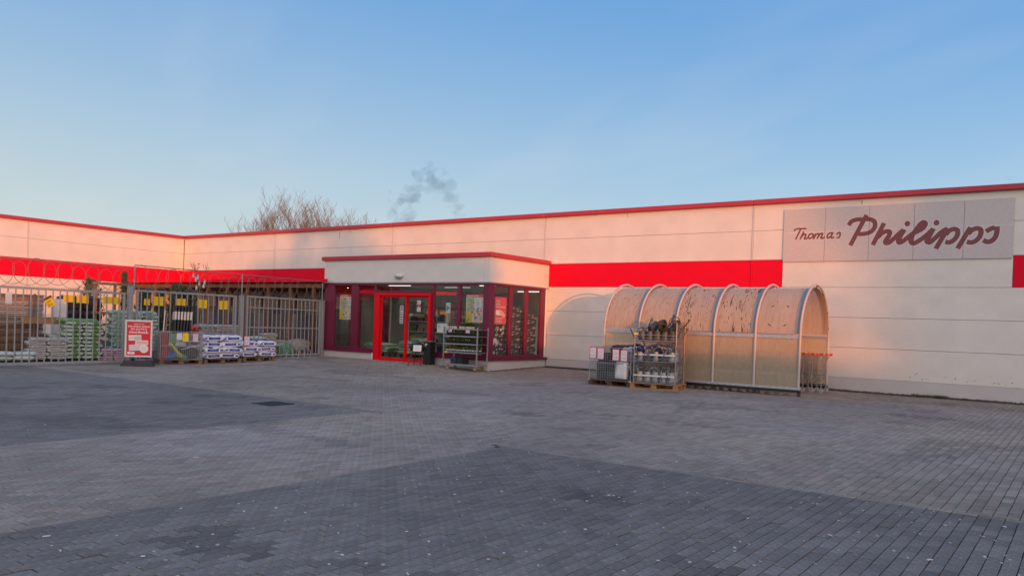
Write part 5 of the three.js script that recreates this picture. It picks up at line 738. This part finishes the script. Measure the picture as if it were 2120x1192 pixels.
{
  // plant trolley
  const X0 = -10.42, X1 = -9.08, Z0 = 3.62, Z1 = 4.18, yb = (x, z) => ground(x, z), base = 0.045, T = thing('plant_trolley', 'galvanised plant trolley with five shelves of potted flowers at the porch corner', 'trolley', [(X0 + X1) / 2, base, (Z0 + Z1) / 2], 0.03), L = X1 - X0, D = Z1 - Z0;
  const ys = [0.165, 0.54, 0.80, 1.04, 1.26];
  for (const y of ys) { new MB().box(0, y, 0, L - 0.08, 0.012, D - 0.02).build('shelf', M.zinc, T); new MB().box(0, y, D / 2 - 0.012, L - 0.06, 0.034, 0.012).build('shelf_edge', M.zinc, T); }
  for (const x of [-1, 1]) for (const z of [-1, 1]) { new MB().rbox(x * (L / 2 - 0.015), 0.72, z * (D / 2 - 0.01), 0.035, 1.22, 0.035, 0.004).build('post', M.zinc, T); const w = new MB().rod([x * (L / 2 - 0.13), 0.058, z * (D / 2 - 0.09) - 0.016], [x * (L / 2 - 0.13), 0.058, z * (D / 2 - 0.09) + 0.016], 0.058, 0.058, 14).build('wheel', mat(0.42, 0.26, 0.08, { roughness: 0.5 }), T); new MB().box(x * (L / 2 - 0.13), 0.115, z * (D / 2 - 0.09), 0.06, 0.05, 0.06).build('caster_plate', M.zinc, w); }
  new MB().box(0, 0.15, 0, L, 0.03, D).build('base_frame', M.zinc, T);
  const leafG = new THREE.BufferGeometry(); leafG.setAttribute('position', new THREE.Float32BufferAttribute([-0.014, 0, 0, 0.014, 0, 0, 0.02, 0.04, 0.03, -0.014, 0, 0, 0.02, 0.04, 0.03, -0.02, 0.04, 0.03, -0.02, 0.04, 0.03, 0.02, 0.04, 0.03, 0, 0.062, 0.065], 3)); leafG.computeVertexNormals(); muv(leafG);
  const lm = mat(0.05, 0.10, 0.03, { roughness: 0.7, side: THREE.DoubleSide }), q = rng(21);
  const leaves = (n, sp, up, sc) => { const gs = []; for (let i = 0; i < n; i++) { const g = leafG.clone(), a = q() * 6.283; g.applyMatrix4(tmpM.compose(V(Math.sin(a) * sp * q(), 0.075, Math.cos(a) * sp * q()), tmpQ.setFromEuler(new THREE.Euler(-up * (0.4 + q()), a, 0, 'YXZ')), V(1, 1, 1).multiplyScalar(sc * (0.7 + 0.5 * q())))); gs.push(g); } return mergeGeometries(gs, false); };
  const potG = new MB().lathe([[0.001, 0], [0.036, 0], [0.048, 0.08], [0.043, 0.08], [0.038, 0.07], [0.001, 0.07]], 10).geo(), potM = [mat(0.62, 0.60, 0.58), mat(0.55, 0.45, 0.2), M.black], spike = (() => { const gs = []; for (let i = 0; i < 7; i++) { const g = new THREE.ConeGeometry(0.007, rr(0.10, 0.19, q), 4); g.translate(0, 0.14, 0); g.rotateX((q() - 0.5) * 0.3); g.rotateZ((q() - 0.5) * 0.3); g.translate((q() - 0.5) * 0.04, 0, (q() - 0.5) * 0.04); gs.push(muv(clean(g))); } return mergeGeometries(gs, false); })();
  const tuft = [leaves(30, 0.035, 0.1, 1.4), leaves(32, 0.035, 0.2, 1.5)], petals = (() => { const gs = []; for (let i = 0; i < 5; i++) { const g = new THREE.SphereGeometry(0.026, 6, 4); g.scale(1, 0.6, 1); g.translate((q() - 0.5) * 0.075, 0.125 + q() * 0.03, (q() - 0.5) * 0.075); gs.push(muv(clean(g))); } return mergeGeometries(gs, false); })();
  const flower = [[0.7, 0.68, 0.6], [0.7, 0.45, 0.03], [0.55, 0.16, 0.03], [0.3, 0.02, 0.05], [0.5, 0.55, 0.2]].map((c) => mat(...c));
  const cs = Math.cos(0.03), sn = Math.sin(0.03);
  const pot = (name, label, x, y, z, pm, plant, fl, gr) => { const t = thing(name, label, 'plant', [T.position.x + x * cs + z * sn, base + y, T.position.z - x * sn + z * cs], q() * 6, gr); part('pot', potG, pm, t); part('leaves', plant, lm, t); if (fl) part('flowers', petals, fl, t); };
  for (let i = 0; i < 11; i++) for (const z of [0.19]) { if (i === 4) continue; pot('potted_bulb', i < 6 ? `${ORD[i]} pot from the left on the top trolley shelf, with upright green shoots` : `${ORD[i]} pot from the left on the top trolley shelf, low and bushy green`, -0.56 + i * 0.098, 1.268, z, potM[i % 3 === 1 ? 1 : 0], i < 6 ? spike : tuft[i % 2], null, i < 6 ? 'potted bulbs on the top shelf' : 'green pots on the top shelf'); }
  for (let k = 0; k < 3; k++) for (let i = 0; i < 12; i++) for (const z of [0.2, -0.02]) { if (q() < (z < 0.1 ? 0.2 : 0.03)) continue; const row = ['second shelf', 'middle shelf', 'lower shelf'][k]; pot('potted_flower', `${ORD[i]} flower pot from the left, ${z > 0.1 ? 'front' : 'rear'} rank, ${row} of the trolley`, -0.57 + i * 0.103 + (q() - 0.5) * 0.02, [1.048, 0.808, 0.548][k], z, k === 2 ? potM[0] : potM[2], tuft[i % 2], q() < (k === 2 ? 0.85 : 0.6) ? flower[k === 2 ? [0, 1, 0, 4, 2][i % 5] : [1, 0, 3, 4, 2][Math.floor(q() * 5)]] : null, `flower pots on the ${row}`); }
  for (const [k, y] of [0.548, 0.808, 1.048].entries()) for (let i = 0; i < 3; i++) { const o = new MB().rbox(0, 0.022, 0.2, 0.40, 0.04, 0.03, 0.006).rbox(0, 0.006, 0, 0.40, 0.01, 0.42, 0.004).rbox(-0.2, 0.022, 0, 0.012, 0.04, 0.42, 0.004).rbox(0.2, 0.022, 0, 0.012, 0.04, 0.42, 0.004).build('plant_tray', M.black, scene); const x = -0.43 + i * 0.43, z = 0.04; o.position.set(T.position.x + x * cs + z * sn, base + y + 0.002, T.position.z - x * sn + z * cs); o.rotation.y = 0.03; o.userData = { label: `black plant tray, ${['left', 'middle', 'right'][i]} one on the ${['lower', 'middle', 'second'][k]} shelf of the plant trolley`, category: 'tray', group: 'trays on the plant trolley' }; }
  for (const [i, x] of [-0.30, -0.05].entries()) { const c = thing('plastic_crate', i ? 'black plastic crate on the bottom deck of the plant trolley, right one' : 'blue-black plastic crate on the bottom deck of the plant trolley, left one', 'crate', [T.position.x + x, base + 0.172, T.position.z + 0.05], 0.03), m = i ? M.black : mat(0.02, 0.03, 0.05, { roughness: 0.5 }); for (const [a, b, w, d] of [[0, 0.17, 0.22, 0.01], [0, -0.17, 0.22, 0.01], [0.11, 0, 0.01, 0.34], [-0.11, 0, 0.01, 0.34]]) new MB().rbox(a, 0.10, b, w, 0.20, d, 0.004).build('side', m, c); new MB().box(0, 0.006, 0, 0.21, 0.012, 0.33).build('bottom', m, c); }
  card('price_card', 'pinkish price card on the top shelf edge of the plant trolley, left one', printMat(printTex(64, 48, (x) => { x.fillStyle = 'rgb(206,190,206)'; x.fillRect(0, 0, 64, 48); x.fillStyle = '#a55'; x.fillRect(8, 30, 40, 8); })), 0.14, 0.09, [T.position.x - 0.40, 1.25, Z1 + 0.012], 0); card('price_card', 'pinkish price card on the top shelf edge of the plant trolley, right one', printMat(printTex(64, 48, (x) => { x.fillStyle = 'rgb(206,196,210)'; x.fillRect(0, 0, 64, 48); x.fillStyle = '#a66'; x.fillRect(10, 28, 36, 8); })), 0.15, 0.09, [T.position.x + 0.30, 1.24, Z1 + 0.0], 0); card('price_card', 'small yellow tag on the lower left shelf edge of the plant trolley', yellowM, 0.09, 0.05, [T.position.x - 0.54, 0.585, Z1 + 0.02], 0);
}
// ---------------------------------------------------------------- cage of folded goods and the rack of watering cans
{
  const ry = 3 * deg, P = [-4.05, 0, 4.56]; pallet('dark weathered pallet under the low wire cage', P, ry, 1.22, 0.8, mat(0.15, 0.10, 0.075, { map: texWood, roughness: 0.9 }));
  const t = thing('wire_cage', 'low wire cage with four red-edged price cards beside the watering can rack', 'cage', [P[0], 0.145, P[2]], ry); cage(t, 1.18, 0.84, 0.76, 0.01, 0.066, 0.006, M.zinc); new MB().rod([-0.59, 0.44, 0.385], [0.59, 0.44, 0.385], 0.009).rod([-0.59, 0.85, 0.385], [0.59, 0.85, 0.385], 0.009).build('rim', M.zinc, t);
  for (const [x, m] of [[-0.59, 0], [0.59, 0]]) { new MB().rbox(x, 0.0, 0.40, 0.07, 0.05, 0.04, 0.01).build('caster_cap', M.zinc, t); }
  const cr = rng(64); const dk = [mat(0.03, 0.035, 0.045, { roughness: 0.5 }), mat(0.05, 0.055, 0.06, { roughness: 0.5 })];
  for (let i = 0; i < 7; i++) { const o = new MB().rbox(0, 0, 0, 0.30, 0.22, 0.6, 0.03).build('folded_cover', dk[i % 2], scene); o.position.set(-4.35 + (i % 3) * 0.31, 0.28 + Math.floor(i / 3) * 0.235, 4.54); o.rotation.y = ry + (cr() - 0.5) * 0.1; o.userData = { label: `dark folded cover in the low wire cage, ${['left', 'middle', 'right'][i % 3]} of ${['the bottom', 'the middle', 'the top'][Math.floor(i / 3)]} layer`, category: 'cover', group: 'folded covers in the low cage' }; }
  bag('film_bag', bagM.black, 'crumpled dark film bag on top of the low wire cage', 'bags in the low cage', 0.6, 0.22, 0.5, [-3.86, 0.96, 4.52], ry, 0, 0.05); bag('film_bag', bagM.film, 'white film bag on the right top of the low wire cage', 'bags in the low cage', 0.40, 0.18, 0.45, [-3.58, 0.95, 4.55], ry, 0, -0.1);
  bag('film_bag', M.white, 'white paper sack pressed against the front mesh of the low cage', 'bags in the low cage', 0.36, 0.14, 0.44, [-3.72, 0.42, 4.87], ry, 1.5, 0.15);
  const T = ['89,95', '8,95', '13,99', '24,95']; for (const [i, x] of [-0.49, -0.27, 0.17, 0.40].entries()) card('price_card', ['red-edged price card at the left end of the low cage front', 'red-edged price card second from the left on the low cage', 'red-edged price card third from the left on the low cage', 'red-edged price card at the right end of the low cage front'][i], cardTex(100, 150, 'rgb(216,208,214)', 'rgb(176,30,58)', T[i], 'rgb(170,165,178)'), 0.20, 0.30, [P[0] + x + 0.02, 0.84 - 0.012 * i, P[2] + 0.40 - x * 0.05], ry);
}
{
  const ry = 9 * deg, P = [-2.87, 0, 4.45], c = Math.cos(ry), s = Math.sin(ry), W = (x, y, z) => [P[0] + x * c + z * s, y, P[2] - x * s + z * c];
  pallet('fresh yellow pallet under the watering can rack', P, ry, 1.24, 0.88, M.woodNew);
  const t = thing('wire_rack', 'three-tier wire mesh rack of watering cans on a fresh pallet', 'rack', [P[0], 0.146, P[2]], ry), L = 1.08, D = 0.80, ys = [0.02, 0.55, 1.08];
  for (const [k, y] of ys.entries()) {
    const b = new MB(); meshPanel(b, [-L / 2, y, -D / 2], [1, 0, 0], [0, 0, 1], L, D, 0.09, 0.09, 0.006); b.build('mesh_shelf', M.zinc, t); new MB().rod([-L / 2, y, D / 2], [L / 2, y, D / 2], 0.010).rod([-L / 2, y + 0.06, D / 2 + 0.02], [L / 2, y + 0.06, D / 2 + 0.02], 0.006).build('front_wire', M.zinc, t);
    if (k < 2) { new MB().rbox(0, y + 0.17, D / 2 + 0.03, L - 0.02, 0.045, 0.012, 0.003).build('label_rail', M.white, t); new MB().box(-0.42, y + 0.17, D / 2 + 0.038, 0.07, 0.035, 0.004).build('yellow_tag', yellowM, t); }
    else new MB().rod([-L / 2, y + 0.14, D / 2 + 0.04], [L / 2, y + 0.14, D / 2 + 0.04], 0.008).build('front_wire', M.zinc, t);
  }
  for (const x of [-1, 1]) { const b = new MB(); meshPanel(b, [x * L / 2, 0, -D / 2], [0, 0, 1], [0, 1, 0], D, 1.50, 0.065, 0.065, 0.005); b.build('mesh_side', M.zinc, t); } { const b = new MB(); meshPanel(b, [-L / 2, 0, -D / 2], [1, 0, 0], [0, 1, 0], L, 1.50, 0.065, 0.065, 0.005); b.build('mesh_back', M.zinc, t); }
  for (const x of [-1, 1]) for (const z of [-1, 1]) new MB().rod([x * L / 2, 0, z * D / 2], [x * L / 2, z < 0 || x > 0 ? 1.55 : 1.2, z * D / 2], 0.012).build('corner_post', M.zinc, t);
  new MB().rod([-L / 2, 1.10, D / 2], [-L / 2 - 0.11, 1.38, D / 2 + 0.06], 0.012, 0.012).build('side_arm', M.rubber, t); new MB().rbox(-L / 2 + 0.04, 1.24, D / 2 + 0.05, 0.10, 0.045, 0.01, 0.006).build('yellow_tag', yellowM, t);
  // timber end boards and pallets standing behind, on the shelter side
  { const o = new MB().rbox(0, 0.78, 0, 0.34, 1.56, 0.02, 0.004).build('end_board', M.woodNew, scene); o.position.set(...W(0.42, 0.146, -0.425)); o.rotation.y = ry; o.userData = { label: 'fresh yellow board standing at the back right corner of the watering can rack', category: 'board' }; }
  // watering cans
  const steel = mat(0.40, 0.41, 0.43, { roughness: 0.38, metalness: 0.7, map: texZinc }), olive = mat(0.05, 0.055, 0.045, { roughness: 0.45 }), navy = mat(0.012, 0.03, 0.10, { roughness: 0.35 });
  const can = (m, label, pos, turn, group, sc = 1, rx = 0, rz = 0, src) => {
    if (src) { const o = dup(src, 'watering_can', label, pos, turn, group, rx, rz); o.scale.setScalar(sc); return o; }
    const o = thing('watering_can', label, 'watering can', pos, turn, group); o.rotation.set(rx, turn, rz, 'YXZ'); o.scale.setScalar(sc);
    new MB().lathe([[0.001, 0], [0.088, 0], [0.09, 0.008], [0.082, 0.20], [0.076, 0.205], [0.07, 0.19], [0.001, 0.02]], 18).build('body', m, o);
    new MB().tube([[0.08, 0.05, 0], [0.14, 0.08, 0], [0.20, 0.18, 0], [0.25, 0.27, 0]], 0.012, 14, 7).build('spout', m, o); new MB().lathe([[0.012, 0], [0.03, 0.035], [0.001, 0.04]], 10).build('rose', m, o).position.set(0.245, 0.26, 0);
    new MB().tube([[-0.082, 0.05, 0], [-0.15, 0.11, 0], [-0.13, 0.22, 0], [-0.04, 0.285, 0], [0.05, 0.25, 0], [0.072, 0.20, 0]], 0.009, 22, 6).build('handle', m, o); const ring = new MB().lathe([[0.078, 0.20], [0.078, 0.215], [0.03, 0.225], [0.001, 0.222]], 16, 0, 0, 0); return o;
  };
  const g = ['steel watering cans on the bottom tier', 'steel watering cans on the middle tier', 'olive watering cans on the top tier'], f = rng(17); let S1, S2;
  for (let i = 0; i < 5; i++) for (let j = 0; j < 2; j++) { const o = can(steel, `${ORD[i]} steel watering can from the left, ${j ? 'rear' : 'front'} rank of the bottom tier`, W(-0.42 + i * 0.205, 0.172, 0.24 - j * 0.3), f() * 6, g[0], 1.28, 0, 0, S1); S1 ??= o; }
  for (let i = 0; i < 5; i++) for (let j = 0; j < 2; j++) { const o = can(steel, `${ORD[i]} steel watering can from the left, ${j ? 'rear' : 'front'} rank of the middle tier`, W(-0.42 + i * 0.205, 0.702 + (i % 2 ? 0.05 : 0), 0.24 - j * 0.3), f() * 6, g[1], 1.2, i % 2 ? 0.5 : 0, i % 2 ? 0.5 : 0.0, S1); }
  for (let i = 0; i < 4; i++) can(steel, `${ORD[i]} steel watering can from the left lying on top of the middle tier heap`, W(-0.2 + i * 0.2, 0.98, 0.15), f() * 6, 'steel watering cans heaped on the middle tier', 1.15, 1.3, f(), S1);
  can(navy, 'dark blue watering can lying tipped over at the left of the middle tier', W(-0.36, 0.96, 0.22), 0.6, undefined, 1.1, 0.5, 1.0);
  for (let i = 0; i < 5; i++) { const o = can(olive, `${ORD[i]} olive watering can from the left in the front rank of the top tier`, W(-0.40 + i * 0.2, 1.232, 0.22), -0.6 + f() * 1.2, g[2], 1.12, 0, 0, S2); S2 ??= o; }
  const up = ['olive watering can lying on the top heap with its spout to the left', 'olive watering can at the back of the top heap', 'olive watering can lying crosswise on the top heap', 'olive watering can on the top heap with its spout to the right'];
  for (const [i, [x, z, tn, rx, rz]] of [[-0.22, 0.1, Math.PI - 0.2, 0.9, 0.2], [0.05, -0.1, 1.0, 0.6, 0.4], [0.16, 0.15, 0.5, 1.1, 0.3], [0.40, 0.0, 0.1, 0.3, -0.2]].entries()) can(olive, up[i], W(x, 1.50, z), tn, undefined, 1.25, rx, rz, S2);
  for (let i = 0; i < 5; i++) can(olive, `${ORD[i]} olive watering can from the left in the rear rank of the top tier`, W(-0.40 + i * 0.2, 1.232, -0.12), f() * 6, 'olive watering cans in the rear rank', 1.12, 0, 0, S2);
}

// ---------------------------------------------------------------- leafless trees
class Wood {   // tapered branches pushed straight into one mesh
  constructor() { this.p = []; this.n = []; }
  limb(pts, rad, k) {
    const U = V(0.3, 0.1, 0.9), rings = pts.map((p, i) => { const d = (pts[i + 1] ?? p).clone().sub(pts[i - 1] ?? p).normalize(), a = d.clone().cross(U).normalize(), b = d.clone().cross(a); return Array.from({ length: k }, (_, j) => { const th = j / k * 6.2832, m = a.clone().multiplyScalar(Math.cos(th)).addScaledVector(b, Math.sin(th)); return [p.clone().addScaledVector(m, rad[i]), m]; }); });
    for (let i = 0; i < rings.length - 1; i++) for (let j = 0; j < k; j++) { const m = (j + 1) % k, q = [rings[i][j], rings[i][m], rings[i + 1][m], rings[i][j], rings[i + 1][m], rings[i + 1][j]]; for (const [a, b] of q) { this.p.push(a.x, a.y, a.z); this.n.push(b.x, b.y, b.z); } }
  }
  geo() { const g = new THREE.BufferGeometry(); g.setAttribute('position', new THREE.Float32BufferAttribute(this.p, 3)); g.setAttribute('normal', new THREE.Float32BufferAttribute(this.n, 3)); return muv(g); }
}
function bareTree(label, pos, H, seed, { spread = 0.62, levels = 5, clear = 0.3, twig = 0.012, kids = [9, 6, 5, 4], stem = 0.78, reach = 0.5, group, turn = 0 } = {}) {
  const t = thing('bare_tree', label, 'tree', pos, turn, group), q = rng(seed), trunk = new Wood(), crown = new Wood();
  const grow = (w, p, d, len, r, lev) => {
    const n = lev > 2 ? 2 : 4, pts = [p.clone()], rad = [r]; let v = d.clone(), at = p.clone();
    for (let i = 1; i <= n; i++) { v = v.clone().add(V((q() - 0.5) * 0.34, 0.05 + 0.03 * lev, (q() - 0.5) * 0.34)).normalize(); at = at.clone().addScaledVector(v, len / n); pts.push(at); rad.push(Math.max(twig * 0.55, r * (1 - 0.72 * i / n))); }
    w.limb(pts, rad, lev > 2 ? 3 : lev > 0 ? 5 : 8);
    if (lev >= levels - 1) return;
    const c = kids[lev] ?? 4;
    for (let i = 0; i < c; i++) {
      const s = lev === 0 ? clear + (1 - clear) * (i + 0.6 * q()) / c : 0.22 + 0.78 * (i + q()) / c, x = s * n, k = Math.min(n - 1, Math.floor(x)), b = pts[k].clone().lerp(pts[k + 1], x - k), a = q() * 6.283, dir = pts[k + 1].clone().sub(pts[k]).normalize(), out = V(Math.cos(a), 0.25, Math.sin(a)).normalize();
      const mixd = dir.multiplyScalar(1 - spread).addScaledVector(out, spread).add(V(0, 0.22, 0)).normalize();
      grow(crown, b, mixd, len * (lev === 0 ? reach * (1.05 - 0.35 * s) : 0.60 - 0.22 * s) * (0.8 + 0.4 * q()), Math.max(twig, r * (1 - 0.7 * s) * 0.55), lev + 1);
    }
  };
  grow(trunk, V(0, -0.1, 0), V(0, 1, 0), H * stem, H * 0.021, 0);
  part('trunk', trunk.geo(), M.bark, t); part('crown', crown.geo(), M.bark, t);
  return t;
}
{
  const o = { levels: 5, twig: 0.011, kids: [11, 7, 5, 3], spread: 0.58, stem: 0.64, reach: 0.86, clear: 0.40, group: 'bare trees behind the shop roof' };
  bareTree('tallest leafless tree behind the shop roof, in the middle of the group', [-58.6, 0, -30], 12.7, 11, o);
  bareTree('leafless tree just left of the tallest one behind the shop roof', [-62.2, 0, -31], 11.9, 12, o);
  bareTree('leafless tree at the left end of the group behind the shop roof', [-65.6, 0, -30], 12.7, 13, o);
  bareTree('low leafless tree at the far left edge of the tree group', [-68.6, 0, -31], 12.1, 16, o);
  bareTree('leafless tree right of the tallest one behind the shop roof', [-55.0, 0, -30], 11.7, 14, o);
  bareTree('leafless tree at the right end of the group behind the shop roof', [-52.6, 0, -30], 11.5, 15, o);
}
// ---------------------------------------------------------------- smoke drifting over the roof
{
  const res = 96, mc = new MarchingCubes(res, new THREE.MeshBasicMaterial(), false, false, 900000); mc.reset();
  const q = rng(4), pts = [], spine = [[0.20, 0.10], [0.22, 0.16], [0.25, 0.22], [0.24, 0.29], [0.22, 0.38], [0.27, 0.47], [0.33, 0.55], [0.40, 0.63], [0.47, 0.70], [0.54, 0.72], [0.60, 0.66], [0.66, 0.58], [0.72, 0.50], [0.78, 0.42], [0.82, 0.34], [0.83, 0.27]];
  for (const [i, [x, y]] of spine.entries()) for (let k = 0; k < 14; k++) { const r = 0.05 + 0.075 * Math.sin(Math.PI * Math.min(1, i / 12)); pts.push([x + (q() - 0.5) * r * 2.6, y + (q() - 0.5) * r * 2.2, 0.5 + (q() - 0.5) * 0.22, (0.018 + 0.045 * q() * q()) * (i > 12 ? 0.7 : 1)]); }
  const n = lattice(8, 32), n2 = lattice(9, 32), fb = (X, Y, Z) => 0.6 * n(X * 18 + Z * 7, Y * 18 + Z * 3) + 0.4 * n2(X * 41 - Z * 13, Y * 41 + Z * 17);
  mc.field.fill(-1);
  for (const p of pts) { const R3 = p[3] * 2.4, lo = (v) => Math.max(1, Math.floor((v - R3) * res)), hi = (v) => Math.min(res - 2, Math.ceil((v + R3) * res)); for (let z = lo(p[2]); z <= hi(p[2]); z++) for (let y = lo(p[1]); y <= hi(p[1]); y++) for (let x = lo(p[0]); x <= hi(p[0]); x++) { const dx = x / res - p[0], dy = y / res - p[1], dz = z / res - p[2]; mc.field[z * res * res + y * res + x] += Math.exp(-(dx * dx + dy * dy + dz * dz) / (p[3] * p[3])) * 0.95; } }
  for (let z = 1; z < res - 1; z++) for (let y = 1; y < res - 1; y++) for (let x = 1; x < res - 1; x++) { const o = z * res * res + y * res + x; if (mc.field[o] > -0.9) mc.field[o] += 1.15 * (fb(x / res, y / res, z / res) - 0.22); }
  mc.isolation = 0; mc.update();
  const c = mc.count, g = new THREE.BufferGeometry(); g.setAttribute('position', new THREE.BufferAttribute(mc.positionArray.slice(0, c * 3), 3)); g.setAttribute('normal', new THREE.BufferAttribute(mc.normalArray.slice(0, c * 3), 3));
  const m = new THREE.Mesh(muv(g), new THREE.MeshPhysicalMaterial({ color: 0xffffff, transmission: 1, roughness: 0, ior: 1.0, specularIntensity: 0, thickness: 1, attenuationColor: lin(0.40, 0.42, 0.46), attenuationDistance: 5.0 }));
  m.name = 'smoke_plume'; m.scale.set(5.6, 4.4, 4.0); m.position.set(-42.4, 12.6, -30); m.userData = { label: 'thin dark smoke plume drifting above the shop roof', category: 'smoke', kind: 'stuff' }; scene.add(m);
}
// ---------------------------------------------------------------- across the street, behind the viewer: what shades the forecourt from the low sun
{
  const hall = thing('warehouse', 'long low warehouse across the street behind the viewer', 'building', [48, 0, 60], 0); new MB().box(0, 2.15, 0, 96, 4.7, 9).build('wall', mat(0.45, 0.42, 0.38, { map: texConcrete }), hall); new MB().box(0, 4.52, 0, 96.6, 0.14, 9.6).build('roof', M.darkGrey, hall); for (let i = 0; i < 16; i++) { new MB().rbox(-44 + i * 5.8, 2.4, -4.52, 2.2, 1.4, 0.06, 0.01).build('window', M.darkGrey, hall); }
  const house = thing('gabled_house', 'gabled house across the street behind the viewer', 'house', [64.4, 0, 72], 0); const sh = new THREE.Shape([[-6.2, 0], [6.2, 0], [6.2, 8.2], [0, 9.2], [-6.2, 7.4]].map((p) => new THREE.Vector2(...p))), g = new THREE.ExtrudeGeometry(sh, { depth: 5, bevelEnabled: false }); g.translate(0, 0, -2.5); new MB().add(g).build('wall', mat(0.5, 0.46, 0.4, { map: texConcrete }), house);
  const tall = thing('apartment_block', 'three-storey apartment block across the street behind the viewer', 'building', [98.4, 0, 70], 0); new MB().box(6.5, 5.5, 0, 26, 11, 10).build('wall', mat(0.5, 0.47, 0.43, { map: texConcrete }), tall); new MB().box(6.5, 11.1, 0, 26.6, 0.3, 10.6).build('roof', M.darkGrey, tall); for (let r = 0; r < 3; r++) for (let i = 0; i < 6; i++) new MB().rbox(-4 + i * 4, 2 + r * 3.3, -5.02, 1.4, 1.5, 0.08, 0.01).build('window', M.darkGrey, tall);
  const o = { levels: 5, twig: 0.02, kids: [10, 6, 5, 4], spread: 0.6, clear: 0.25, group: 'street trees behind the viewer' };
  bareTree('leafless street tree behind the viewer, nearest the apartment block', [86.0, 0, 68], 12.5, 41, o); bareTree('leafless street tree behind the viewer beside the gabled house', [43.6, 0, 55], 10.6, 42, o); bareTree('second leafless street tree behind the viewer beside the gabled house', [48.2, 0, 57], 9.6, 43, o); bareTree('third leafless street tree behind the viewer', [78.9, 0, 64], 11.0, 44, { ...o, reach: 0.4, stem: 0.9, kids: [13, 6, 5, 4] });
}
renderer.render(scene, camera);
